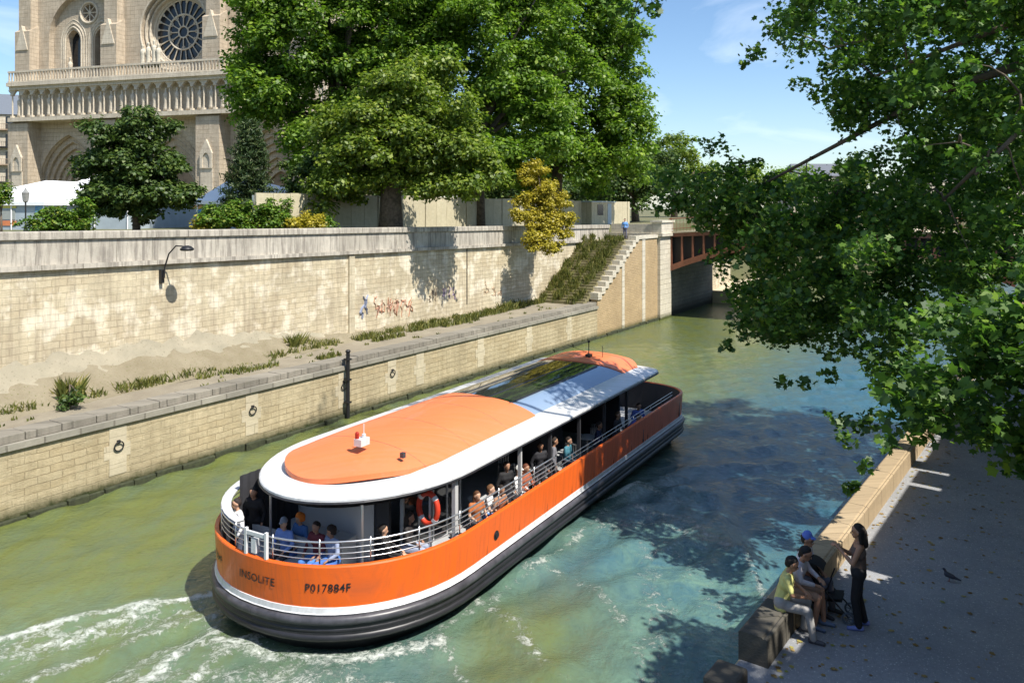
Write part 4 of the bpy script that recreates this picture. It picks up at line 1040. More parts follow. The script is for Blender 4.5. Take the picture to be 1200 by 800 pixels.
# roof
RK=dict(w=2.63,x0=.87,x1=18.5,Ls=3.5,Lb=.9,n1=1.97,n2=3.0)
ZR=-.19
def rr_(d,z): return [(x,y,z) for x,y in outl(d,**RK)]
m=MB(); m.loft([rr_(.5,3.0+ZR),rr_(.03,3.06+ZR),rr_(0,3.09+ZR),rr_(0,3.14+ZR),rr_(.03,3.17+ZR),rr_(.42,3.24+ZR),rr_(.8,3.31+ZR),rr_(1.15,3.34+ZR)],True,False,True); m.build('roof_rim',M['bwhite'],boat,smooth='auto',recalc=True)
oo=outl(.45,**RK); m=MB(); m.add([(x,y,2.795+ZR) for x,y in oo],[tuple(range(len(oo)))]); m.build('ceiling',M['ceil'],boat)
m=MB(); ou=outl(-.002,**RK); m.tube([Vector((x,y,3.06+ZR)) for x,y in ou+[ou[0]]],.025,6,False); m.build('roof_gutter',M['hullblack'],boat)
# domed panels: x-range x0..x1, half width wp
wp=1.9; xs0,xs1=1.45,18.25
def domepatch(name,mat,fa,fb,va=-1,vb=1,lift=0,nu=30,nv=26,smooth=True):
    V=[]
    m=MB(); rings=[]
    for j in range(nv+1):
        v=va+(vb-va)*j/nv; y=-wp*v
        a,b=fa(v),fb(v); row=[]
        for i in range(nu+1):
            x=a+(b-a)*i/nu
            e=min(1,max(0,(x-xs0)/3.4)); e2=min(1,max(0,(xs1-x)/1.2))
            hgt=.40*(1-abs(v)**2.4)*(math.sin(e*PI/2)**.85)*(.35+.65*math.sin(e2*PI/2)**.7)
            row.append((x,y,3.285+ZR+.05+hgt+lift-.07*abs(v)**6))
        rings.append(row)
    m.loft(rings,False)
    # skirt
    per=[r for r in rings[0]]+[r[-1] for r in rings[1:]]+list(reversed(rings[-1][:-1]))+[r[0] for r in reversed(rings[1:-1])]
    m.loft([per,[(x,y,z-.12) for x,y,z in per]],True)
    return m.build(name,mat,boat,smooth=smooth)
def sternend(v): return xs0+2.7*(1-max(0,1-abs(v)**2.0)**.5)
arc=lambda x:(lambda v: x-.35*(1-v*v))
arc2=lambda x:(lambda v: x-.9*(1-v*v))
domepatch('roof_panel',M['roofor'],sternend,arc(9.1),lift=.035)
domepatch('glass_roof',M['roofglass'],arc(9.12),arc2(16.1),-1,.60)
domepatch('side_roof_reflection',M['blueshade'],arc(9.12),arc2(16.1),.605,.985)
domepatch('bow_roof_panel',M['roofor'],arc2(16.12),lambda v:xs1-.75*abs(v)**4,lift=.03)
sm=MB()
for x in (3.6,5.5,7.4):
    sm.tube([Vector((x,-wp*v,3.285+ZR+.05+.40*(1-abs(v)**2.4)*(math.sin(min(1,(x-xs0)/3.4)*PI/2)**.85)+.034-.07*abs(v)**6)) for v in np.linspace(-.99,.99,21)],.005,4)
xh,yh=BL(at_z(472,536,3.4)); sm.box((xh-.05,yh-.05,3.40),(xh+.05,yh+.05,3.52)); sm.build('roof_seam',M['hullgrey'],boat)
pl2=MB()
for k in range(9):
    for s in (-1,1): pl2.box((4.2+1.55*k,s*3.205-.006,1.09),(4.208+1.55*k,s*3.205+.006,TOP-.02))
pl2.build('plate_seam',M['iron'],boat)
gm=MB()
for v in (-.3,.2): 
    pts=[Vector((9.12-.35*(1-v*v)+t*6.5,-wp*v,3.335+ZR+.40*(1-abs(v)**2.4)*.98+.01)) for t in np.linspace(0,.9,8)]; gm.tube(pts,.018,5)
gm.tube([Vector((8.8+t*6.5,-wp*.6,3.335+ZR+.40*(1-.6**2.4)+.012)) for t in np.linspace(0,1,5)],.035,5)
gm.build('glazing_bar',M['hullblack'],boat)
# roof fittings
p=at_z(424,529,3.45); x,y=BL(p)
m=MB(); m.box((x-.16,y-.11,3.80+ZR),(x+.16,y+.11,3.97+ZR)); m.tube([(x+.05,y-.02,3.97+ZR),(x+.05,y-.02,4.06+ZR)],.05,8); m.tube([(x+.05,y-.02,4.0+ZR),(x+.05,y-.02,4.3+ZR)],.012,6); m.build('navigation_light',M['bwhite'],boat)
m=MB(); m.lathe([(.05,3.97+ZR),(.05,4.10+ZR),(.03,4.13+ZR)],(x-.1,y+.06,0),8); m.build('red_light',flat('red_lens',(.35,.02,.01),.3),boat)
x2,y2=BL(at_z(690,423,3.4))
m_z=ZR
m=MB(); m.box((x2-.12,y2-.1,3.70+ZR),(x2+.12,y2+.1,3.86+ZR)); m.tube([(x2,y2,3.8+ZR),(x2,y2,4.3+ZR)],.02,6); m.tube([(x2,y2,3.9+ZR),(x2-.5,y2+.7,4.25+ZR)],.008,5); m.tube([(x2+.4,y2-.4,3.62+ZR),(x2+.4,y2-.4,4.15+ZR)],.012,5); m.lathe([(.05,4.3+ZR),(.05,4.38+ZR)],(x2,y2,0),8); m.build('mast',M['blackmetal'],boat)
# cabin under the roof
m=MB(); pts=[]
def cabwall(y0,y1,x0,r):
    return [(x0+r*(1-math.cos(a)),y) for a,y in []]
cw=[(4.6,2.0),(3.35,2.0),(3.05,1.75),(2.92,1.2),(2.9,.3),(2.95,-.35),(3.2,-.6)]
m.loft([[(x,y,.752) for x,y in cw],[(x,y,2.79) for x,y in cw]],False); m.build('cabin_wall',M['cabin'],boat,smooth=True)
m=MB(); m.box((3.22,-1.05,.752),(3.3,-.62,2.79)); m.build('cabin_door',M['inner'],boat)
for k in range(4):
    x0=3.6+k*.62; m=MB(); m.box((x0,-1.2,.752),(x0+.56,-1.14,2.79)); m.build('window',M['tint'],boat)
m=MB(); [m.box((3.55+k*.62,-1.22,.752),(3.6+k*.62,-1.12,2.79)) for k in range(5)]; m.build('window_frame',M['cabin'],boat)
# counter blocks in front of the cabin
m=MB(); m.box((2.35,-.35,.752),(2.85,.15,1.45)); m.box((2.35,.2,.752),(2.85,.75,1.45)); m.build('locker',M['cabin'],boat)
# port side glazing and pillars
for k in range(9):
    x0=4.7+k*1.22; m=MB(); m.box((x0,2.43,1.0),(x0+1.16,2.47,2.78)); 
    m.build('window',M['tint'],boat)
m=MB(); [m.box((4.64+k*1.22,2.4,.752),(4.70+k*1.22,2.5,2.78)) for k in range(10)]; m.box((4.6,2.39,.752),(15.7,2.51,1.02)); m.build('window_frame',M['cabin'],boat)
# dark pleated sheet filling the void at port quarter
m=MB(); 
cur=[(1.6+.12*k,2.25+.03*(k%2)) for k in range(15)]; m.loft([[(x,y,.9) for x,y in cur],[(x,y,2.79) for x,y in cur]],False); m.build('dark_void_sheet',M['inner'],boat)
# starboard posts
for i,x in enumerate((3.9,7.1,8.9,10.9,12.9,14.9)):
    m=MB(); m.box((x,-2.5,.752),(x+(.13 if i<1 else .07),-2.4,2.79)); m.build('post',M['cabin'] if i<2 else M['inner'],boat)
for y in (1.2,-1.6): MB().tube([(1.6,y,.75),(1.6,y,2.8)],.03,8).build('post',M['metal'],boat)
# inner bar block and partition
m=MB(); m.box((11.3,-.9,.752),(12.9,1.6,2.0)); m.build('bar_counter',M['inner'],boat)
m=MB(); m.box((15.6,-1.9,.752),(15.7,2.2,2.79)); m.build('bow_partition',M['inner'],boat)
# bench along the stern
m=MB(); m.box((1.25,-.1,1.15),(1.75,1.95,1.22)); m.box((1.72,-.1,1.2),(1.78,1.95,1.65)); m.box((1.35,0,.752),(1.7,.1,1.15)); m.box((1.35,1.7,.752),(1.7,1.8,1.15)); m.build('bench',M['deckgrey'],boat)
m=MB(); m.box((.9,-2.0,1.1),(3.2,-1.62,1.17)); m.box((1.1,-1.95,.752),(1.3,-1.7,1.1)); m.box((2.8,-1.95,.752),(3.0,-1.7,1.1)); m.build('bench',M['bwhite'],boat)
# life ring hanging on the cabin post: its own thing
lr=empty('life_ring',tuple(Bw(3.5,-2.0,2.2)),RZB,'red life ring with white bands hanging beside the cabin door of the boat','life ring')
t_=MB(); t_.tube([Vector((.0,.27*math.cos(a),.36*math.sin(a))) for a in np.linspace(0,2*PI,25)],.07,8,False); t_.build('ring',flat('red_life_ring',(.62,.05,.02),.5),lr,smooth=True)
t_=MB()
for a in (PI/4,3*PI/4,5*PI/4,7*PI/4):
    c=[Vector((0,.27*math.cos(a+d),.36*math.sin(a+d))) for d in (-.14,0,.14)]; t_.tube(c,.074,8)
t_.build('band',M['bwhite'],lr)
MB().box((3.56,-2.03,.75),(3.61,-1.97,2.79)).build('post',M['metal'],boat)
# tables and chairs
def make_chair():
    r=empty('bistro_chair',(0,0,0)); 
    MB().box((-.2,-.2,.43),(.2,.2,.46)).build('seat',M['metal'],r,bevel=.02)
    m=MB(); [m.box((-.2,-.19+.085*k,.5),(-.18,-.16+.085*k,.82)) for k in range(5)]; m.tube([(-.19,-.2,.82),(-.2,0,.85),(-.19,.2,.82)],.014,6); m.build('backrest',M['metal'],r)
    for x,y in ((-.18,-.18),(.18,-.18),(-.18,.18),(.18,.18)): MB().tube([(x*1.1,y*1.1,0),(x,y,.44)],.012,6).build('leg',M['metal'],r)
    return r
def make_table():
    r=empty('bistro_table',(0,0,0)); MB().lathe([(.34,.72),(.35,.735),(.34,.75)],n=18).build('tabletop',M['deckgrey'],r,smooth=False)
    MB().lathe([(.22,0),(.2,.03),(.03,.06),(.03,.7),(.1,.72)],n=10).build('leg',M['metal'],r); return r
ch0=make_chair(); tb0=make_table()
# ------------------------------------------------------------------ people
SK=[(.50,.29,.19),(.36,.19,.115),(.24,.12,.07),(.56,.35,.25)]
_mc={}
def pm(kind,c,rough=.8):
    k=(kind,tuple(c))
    if k not in _mc: _mc[k]=flat(kind,c,rough,var=.12,scale=9)
    return _mc[k]
def lerp(a,b,t): return Vector(a).lerp(Vector(b),t)
def person(label,loc,rz,cat='person',group=None,seat=None,lean=.08,scale=1.0,skin=0,hair=(.02,.012,.008),hairstyle='short',hat=None,shirt=(.5,.5,.5),sleeve=.9,trousers=(.05,.05,.07),tlen=1.0,shoes=(.03,.03,.03),
           arms=None,legs=None,head=0.0,headpitch=.0,voxel=.022,fingers=False,shirtlow=0,strap=False,twist=0,cup=False):
    root=empty('person',tuple(loc),rz,label,cat,group); root.scale=(scale,)*3
    if seat is None: P=Vector((0,0,.93))
    else: P=Vector((0,0,seat+.10))
    R=Matrix.Rotation(twist,3,'Z')@Matrix.Rotation(lean,3,'Y')
    T=lambda x,y,z: P+R@Vector((x,y,z))
    if legs is None:
        if seat is None: legs=[((.03,.10,.50),(-.02,.11,.08)),((.02,-.10,.50),(.0,-.11,.08))]
        else: legs=[((.43,.13,seat+.06),(.46,.14,seat-.37)),((.43,-.13,seat+.06),(.42,-.13,seat-.37))]
    hip=[P+Vector((0,.085,-.02)),P+Vector((0,-.085,-.02))]
    sh=[T(0,.175,.46),T(0,-.175,.46)]
    if arms is None:
        if seat is None: arms=[((.0,.26,1.12),(.12,.24,.90)),((.0,-.26,1.12),(.10,-.24,.90))]
        else: arms=[((.08,.26,P.z+.22),(.30,.16,P.z+.10)),((.08,-.26,P.z+.22),(.30,-.16,P.z+.10))]
    torso=[(P+Vector((0,-.075,0)),.105,P+Vector((0,.075,0)),.105),(T(0,0,.02),.115,T(0,0,.25),.105),(T(.005,-.07,.34),.105,T(.005,.07,.34),.105),(T(0,-.14,.44),.058,T(0,.14,.44),.058),(T(0,-.05,.42),.085,T(0,.05,.42),.085)]
    neck=(T(0,0,.46),.052,T(.015,0,.58),.047)
    Hc=T(.025,0,.66); RH=Matrix.Rotation(twist+head,3,'Z')@Matrix.Rotation(headpitch,3,'Y')
    h=lambda x,y,z: Hc+RH@Vector((x,y,z))
    headc=[(h(-.015,0,.02),.088,h(.012,0,.035),.085),(h(.02,0,-.035),.065,h(.035,0,-.06),.05),(h(.05,0,-.085),.028,h(.052,0,-.085),.028),(h(.098,0,-.01),.011,h(.108,0,-.03),.014),(h(0,.088,-.01),.02,h(0,.09,.01),.02),(h(0,-.088,-.01),.02,h(0,-.09,.01),.02),(h(.085,-.018,-.058),.010,h(.085,.018,-.058),.010),(h(.08,-.04,.03),.014,h(.08,.04,.03),.014)]
    legc=[];armc=[];trc=[];slc=[];shoec=[]
    for i in (0,1):
        k=Vector(legs[i][0]);a=Vector(legs[i][1]); legc+=[(hip[i],.086,k,.060),(k,.056,lerp(k,a,.4),.055),(lerp(k,a,.4),.055,a,.038)]
        fd=Vector((1,0.12*(1-2*i),0)).normalized()
        legc.append((a-fd*.04+Vector((0,0,-.035)),.036,a+fd*.15+Vector((0,0,-.05)),.026))
        trc+=[(hip[i],.098,lerp(hip[i],k,min(1,tlen*2)),.074 if tlen>.5 else .08)]
        if tlen>.5: e=lerp(k,a,(tlen-.5)*2); trc+=[(k,.072,e,.060)]
        if shoes: shoec.append((a-fd*.045+Vector((0,0,-.035)),.045,a+fd*.16+Vector((0,0,-.05)),.034)); 
        e=Vector(arms[i][0]);w=Vector(arms[i][1]); armc+=[(sh[i],.052,e,.039),(e,.038,lerp(e,w,.35),.037),(lerp(e,w,.35),.037,w,.025)]
        d=(w-e).normalized(); sd=Vector((0,0,1)).cross(d); sd=sd.normalized() if sd.length>.1 else Vector((0,1,0)); dn=d.cross(sd).normalized()
        pal=w+d*.08; armc+=[(w+d*.01-sd*.012,.022,pal-sd*.024,.018),(w+d*.01+sd*.012,.022,pal+sd*.024,.018)]
        if fingers:
            for q,L in zip((-.03,-.010,.010,.030),(.060,.072,.068,.052)):
                b=pal+sd*q; mid=b+d*L*.55-dn*.008; armc+=[(b,.0095,mid,.009),(mid,.009,mid+d*L*.35-dn*.022,.008)]
            tb=w+d*.03-sd*.03*(1-2*i); armc.append((tb,.012,tb+d*.045-sd*.03*(1-2*i)-dn*.01,.009))
        if sleeve>0:
            q=min(1,sleeve*2); slc.append((sh[i],.064,lerp(sh[i],e,q),.052))
            if sleeve>.5: slc.append((e,.05,lerp(e,w,(sleeve-.5)*2),.038))
    organic('body',torso+[neck]+headc+legc+armc,pm('skin',SK[skin],.55),root,voxel*(.62 if fingers else 1),3)
    inf=lambda L,d:[(a,ra+d,b,rb+d) for a,ra,b,rb in L]
    if shirt:
        top=inf(torso,.016)
        if shirtlow: top=top+[(P+Vector((0,-.07,-.06)),.12,P+Vector((0,.07,-.06)),.12)]
        organic('top' if not sleeve else 'shirt',(top if sleeve else inf(torso[:3],.014))+slc,pm('shirt_cloth',shirt),root,voxel*.9,3)
    if trousers: organic('trousers' if tlen>.6 else 'shorts',inf(torso[:1],.022)+[(P+Vector((0,0,0)),.125,T(0,0,.06),.122)]+trc,pm('trouser_cloth',trousers),root,voxel*.9,3)
    if shoes: organic('shoes',shoec,pm('shoe',shoes,.6),root,voxel*.8,2)
    if hairstyle:
        hc=[(h(-.03,0,.035),.098,h(-.01,0,.06),.088),(h(-.06,0,-.02),.06,h(-.055,0,.03),.07)]
        if hairstyle=='long': hc+=[(h(-.075,0,0),.075,h(-.105,0,-.2),.065),(h(-.03,.075,.0),.035,h(-.05,.08,-.16),.03),(h(-.03,-.075,.0),.035,h(-.05,-.08,-.16),.03)]
        if hairstyle=='bun': hc+=[(h(-.11,0,.06),.04,h(-.12,0,.06),.04)]
        if hairstyle=='curly': hc=[(h(-.03,0,.035),.12,h(-.01,0,.06),.105),(h(-.05,-.06,-.02),.06,h(-.05,.06,-.02),.06)]
        organic('hair',hc,pm('hair',hair),root,voxel*.8,2)
    if hat:
        organic('cap',[(h(-.01,0,.07),.098,h(-.005,0,.085),.09),(h(.09,-.03,.055),.022,h(.14,0,.05),.015),(h(.09,.03,.055),.022,h(.14,0,.05),.015)],pm('cap_cloth',hat),root,voxel*.75,2)
    if fingers:
        for s in (-1,1):
            m=MB(); m.sphere(h(.086,s*.033,.005),.011,8,5); m.build('eye',pm('eye_dark',(.03,.02,.015),.2),root,smooth=True)
    return root
PG='passengers sitting on the tour boat'
DK=.75
def seatp(px,py,face,label,stand=False,**k):
    zh=DK+(1.59+.05 if stand else .46+.76)*k.get('scale',1)
    x,y=BL(at_z(px,py,zh)); x=max(.65,x); lim=3.1*(1-max(0,(3.58-x)/3.58)**2.17)**(1/2.17)-.42; y=max(-lim,min(lim,y))
    w=Bw(x,y,DK)
    g='passengers standing on the tour boat' if stand else PG
    person(label,tuple(w),RZB+face,group=g,seat=None if stand else .46,**k)
    print('pass',label[:30],round(x,2),round(y,2)); return x,y
bc=(.08,.14,.38)
seatp(281,587,PI-.5,'passenger in a white shirt leaning on the rail at the left corner of the stern',True,shirt=(.78,.78,.80),trousers=(.07,.08,.12),hair=(.02,.012,.01))
seatp(299,573,PI+.3,'man dressed all in black standing at the left of the stern deck',True,shirt=(.008,.008,.01),trousers=(.008,.008,.01),hair=(.01,.008,.006),skin=1,scale=1.04)
seatp(335,612,PI+.1,'seated passenger in a light blue shirt and grey cap at the stern',shirt=(.20,.32,.68),hat=(.22,.24,.28),trousers=(.05,.05,.06))
seatp(354,606,PI-.1,'seated passenger with bright orange hair at the stern',shirt=(.06,.16,.38),hair=(.70,.18,.02),hairstyle='curly',trousers=(.04,.1,.3))
seatp(373,616,PI,'seated passenger in a maroon top at the stern',shirt=(.17,.03,.04),skin=1,trousers=(.06,.18,.5))
seatp(391,621,PI-.2,'seated passenger in a pale grey blue blouse with dark curly hair at the stern',shirt=(.28,.33,.48),hairstyle='curly',skin=1,trousers=(.05,.15,.45))
x,y=seatp(455,620,-.9,'passenger dressed in black with bare legs near the bench',shirt=(.012,.012,.014),trousers=(.012,.012,.014),tlen=.35,hairstyle='bun',lean=-.2)
seatp(477,606,-1.2,'passenger in a dark top sitting in the shade beneath the life ring',shirt=(.03,.025,.025),skin=1,hairstyle='long',trousers=(.3,.34,.45))
seatp(557,580,-1.9,'passenger with long brown hair in an orange top',shirt=(.42,.13,.04),hair=(.09,.035,.012),hairstyle='long',trousers=(.05,.05,.06),sleeve=.3)
seatp(572,573,-1.2,'passenger in a white tank top and light blue shorts leaning on the starboard rail',shirt=(.82,.80,.78),skin=3,hair=(.15,.07,.03),sleeve=.25,trousers=(.12,.30,.72),tlen=.45)
seatp(585,573,-1.8,'bare shouldered passenger in a terracotta top behind the starboard rail',shirt=(.35,.12,.06),skin=1,sleeve=0,trousers=(.6,.6,.62))
seatp(605,551,-1.4,'passenger wearing a white sun hat and white shirt amidships',shirt=(.82,.82,.82),hat=(.82,.82,.80),trousers=(.75,.72,.7),skin=3)
seatp(614,548,-1.7,'tanned passenger with auburn hair next to the white hat amidships',shirt=(.35,.10,.05),skin=1,hair=(.12,.035,.015),hairstyle='long')
seatp(592,543,-2.0,'passenger in black standing behind the white hatted passenger',True,shirt=(.012,.012,.014),trousers=(.02,.02,.03),skin=1)
seatp(632,520,-2.2,'dark clothed passenger standing in the shade amidships',True,shirt=(.015,.015,.02),trousers=(.02,.02,.025),skin=2)
seatp(647,515,-1.0,'passenger in a grey shirt standing beside the dark clothed one amidships',True,shirt=(.16,.16,.18),trousers=(.03,.03,.04),skin=1)
seatp(664,516,-1.5,'seated passenger in a teal shirt in the shaded forward saloon',shirt=(.05,.18,.24))
seatp(700,498,-1.3,'seated passenger in a navy jacket near the forward starboard post',shirt=(.02,.03,.08),skin=1)
seatp(722,486,-1.6,'seated passenger in a charcoal top close to the bow end of the roof',shirt=(.05,.05,.055),hair=(.1,.06,.03))
seatp(746,474,-2.3,'passenger in a bright blue striped shirt sitting on the open bow',shirt=(.12,.20,.62),trousers=(.1,.12,.3),lean=.25)
seatp(755,486,-2.0,'passenger in a violet blue top bending forward at the bow',shirt=(.10,.12,.40),lean=.5)
CG='bistro chairs on the boat deck'
for i,(x,y,a,lab) in enumerate(((6.1,-.9,0,'empty metal bistro chair behind the first starboard passengers'),(8.3,-1.7,PI,'empty metal bistro chair just forward of the white hatted passenger'),(9.6,-1.8,0,'metal bistro chair near the middle of the starboard side'),(10.2,-1.75,PI,'metal bistro chair beside the shaded saloon post amidships'),(11.9,-1.8,0,'metal bistro chair in the shade in front of the bar counter'),(13.6,-1.75,PI,'metal bistro chair near the forward starboard posts'),(14.4,-1.6,0,'foremost metal bistro chair under the roof'),(9.9,-.4,0,'metal bistro chair on the boat centreline amidships'),(5.2,-.6,PI,'metal bistro chair beside the dark cabin windows'))):
    o=ch0 if i==0 else copy_tree(ch0); o.location=Bw(x,y,DK); o.rotation_euler=(0,0,RZB+a); tag(o,lab,'chair',CG)
for i,(x,y,lab) in enumerate(((6.3,-1.7,'small round table between the starboard passengers'),(9.0,-1.85,'small round table forward of the white hatted passenger'),(11.0,-1.85,'small round table in the shaded saloon amidships'),(13.0,-1.8,'small round table nearest the bow under the roof'))):
    o=tb0 if i==0 else copy_tree(tb0); o.location=Bw(x,y,DK); o.rotation_euler=(0,0,RZB); tag(o,lab,'table','bistro tables on the boat deck')
# ------------------------------------------------------------------ people on the right bank
fR=math.atan2(nR.y,nR.x)
def onkerb(s,t=-4.22,z=2.79): return tuple(Rw(s,t,2.2))
K=dict(voxel=.016,fingers=True)
person('man in a yellow t-shirt and grey trousers sitting on the kerb wall',onkerb(13.35),fR+.25,seat=.45,lean=.22,shirt=(.58,.56,.20),sleeve=.4,trousers=(.30,.29,.28),skin=1,hair=(.008,.007,.006),shoes=(.06,.06,.07),shirtlow=1,
       legs=[((.40,.20,.52),(.34,.22,.08)),((.42,-.10,.50),(.50,-.12,.08))],arms=[((.16,.27,.80),(.36,.12,.72)),((.18,-.24,.78),(.40,-.06,.70))],headpitch=.3,**K)
person('person in a pale grey shirt sitting in the middle of the kerb group',onkerb(13.95),fR+.05,seat=.45,lean=.30,shirt=(.50,.47,.50),sleeve=.9,trousers=(.28,.17,.11),tlen=.45,skin=1,hair=(.006,.006,.007),hairstyle='short',shoes=(.10,.14,.22),
       legs=[((.45,.10,.55),(.50,.08,.08)),((.46,-.14,.54),(.40,-.16,.08))],arms=[((.22,.25,.82),(.44,.05,.78)),((.20,-.27,.80),(.42,-.10,.72))],headpitch=.35,**K)
person('person in a white top and blue cap on the kerb wall',onkerb(14.5),fR-.1,seat=.45,lean=.12,shirt=(.68,.66,.70),sleeve=.45,trousers=(.10,.10,.12),skin=1,hat=(.10,.17,.55),hairstyle='short',hair=(.02,.015,.01),
       legs=[((.43,.13,.52),(.48,.15,.08)),((.43,-.13,.52),(.44,-.13,.08))],**K)
wf=at_z(1006,735,2.2)
person('slim woman with long dark hair and black trousers standing with hands raised',tuple(wf),PI-.35,seat=None,lean=-.02,shirt=(.11,.075,.06),sleeve=0,trousers=(.008,.008,.010),skin=1,hair=(.014,.009,.007),hairstyle='long',shoes=(.16,.20,.46),
       arms=[((.10,.22,1.13),(.30,.05,1.30)),((.12,-.22,1.12),(.32,-.05,1.28))],legs=[((.06,.09,.50),(.0,.10,.08)),((.0,-.11,.50),(-.10,-.13,.08))],scale=1.02,**K)
# pushchair
pl=at_z(968,719,2.2); pc=empty('pushchair',(pl.x,pl.y,2.2),-.5,'black folding pushchair parked between the seated group and the standing woman','pushchair')
m=MB(); 
for s in (-.2,.2):
    m.tube([(.38,s,.12),(-.05,s,.55),(-.42,s*.95,1.0)],.014,6); m.tube([(-.30,s,.12),(.05,s,.55),(.12,s,.75)],.014,6)
m.tube([(-.42,-.19,1.0),(-.46,0,1.02),(-.42,.19,1.0)],.02,6); m.build('frame',M['blackmetal'],pc)
m=MB(); m.loft([[(.28,-.19,.40),(.28,.19,.40)],[(.0,-.2,.36),(.0,.2,.36)],[(-.2,-.2,.75),(-.2,.2,.75)],[(-.24,-.2,.9),(-.24,.2,.9)],[(-.27,-.2,.9),(-.27,.2,.9)],[(-.24,-.2,.72),(-.24,.2,.72)],[(-.02,-.2,.31),(-.02,.2,.31)],[(.28,-.19,.35),(.28,.19,.35)]],False); m.build('seat',pm('black_fabric',(.012,.012,.014)),pc)
m=MB(); rg=[]
for a in np.linspace(-.3,1.0,7): rg.append([(-.22+.24*math.sin(a),y,.70+.24*math.cos(a)-.02*abs(y/.2)) for y in np.linspace(-.20,.20,5)])
m.loft(rg,False); m.build('canopy',pm('black_fabric',(.012,.012,.014)),pc,smooth=True)
for x,s,r in ((.38,-.2,.09),(.38,.2,.09),(-.30,-.24,.13),(-.30,.24,.13)):
    m=MB(); m.tube([Vector((x+r*math.cos(a),s,r+.01+r*math.sin(a)-.0)) for a in np.linspace(0,2*PI,19)],.018,6,False); [m.tube([(x,s,r+.01),(x+r*math.cos(a),s,r+.01+r*math.sin(a))],.006,4) for a in np.linspace(0,2*PI,7)]; m.build('wheel',pm('grey_tyre',(.09,.11,.13)),pc)
# bag against the kerb
bgp=at_z(934,733,2.2); bg=empty('backpack',(bgp.x,bgp.y,2.2),fR+.4,'brown backpack leaning on the kerb beside the man in yellow','backpack')
organic('bag',[((0,-.07,.13),.12,(0,.07,.13),.12),((-.01,-.06,.30),.10,(-.01,.06,.30),.10),((.1,-.04,.12),.07,(.1,.04,.12),.07)],pm('brown_canvas',(.16,.115,.06)),bg,.02,2)
m=MB(); [m.tube([(-.1,s,.36),(-.17,s,.28),(-.14,s,.1)],.014,5) for s in (-.06,.06)]; m.tube([(-.02,-.04,.39),(-.02,0,.43),(-.02,.04,.39)],.01,5); m.build('strap',pm('dark_strap',(.04,.03,.02)),bg)
# fallen leaves on the pavement
rl_=np.random.default_rng(91); n_=420; ss=rl_.uniform(11.5,30,n_); tt=-4.0+3.2*rl_.random(n_)**1.6
pl_=np.array([tuple(Rw(a,b,2.212)) for a,b in zip(ss,tt)])
ol=leaf_object('fallen_leaves',pl_,.085,leafmat('dry_leaf',(.20,.12,.04),(.42,.30,.12),.1,(.25,.28,.06)),None,LOBE,up=9,seed=3); tag(ol,'dry leaves scattered over the shaded pavement',None,kind='stuff')
# pigeon
pgp=at_z(1113,681,2.2); pg=empty('pigeon',(pgp.x,pgp.y,2.2),2.6,'dark pigeon walking on the shaded pavement','pigeon')
organic('body',[((-.05,0,.10),.045,(.05,0,.13),.05),((.06,0,.15),.03,(.09,0,.21),.022),((.09,0,.215),.024,(.1,0,.22),.022),((.12,0,.215),.008,(.14,0,.21),.005),((-.08,0,.09),.03,(-.18,0,.065),.015)],pm('pigeon_grey',(.05,.055,.07)),pg,.008,2)
m=MB(); [m.tube([(0,s,.07),(.01,s,.0),(.035,s,.004)],.005,4) for s in (-.02,.02)]; m.build('leg',pm('pigeon_leg',(.3,.1,.08)),pg)
# visitor at the head of the stairs
person('tiny visitor in a light blue top at the head of the distant stairs',tuple(Cw(61.2,27.5,6.72)),-2,shirt=(.15,.35,.75),trousers=(.1,.1,.15),voxel=.04)
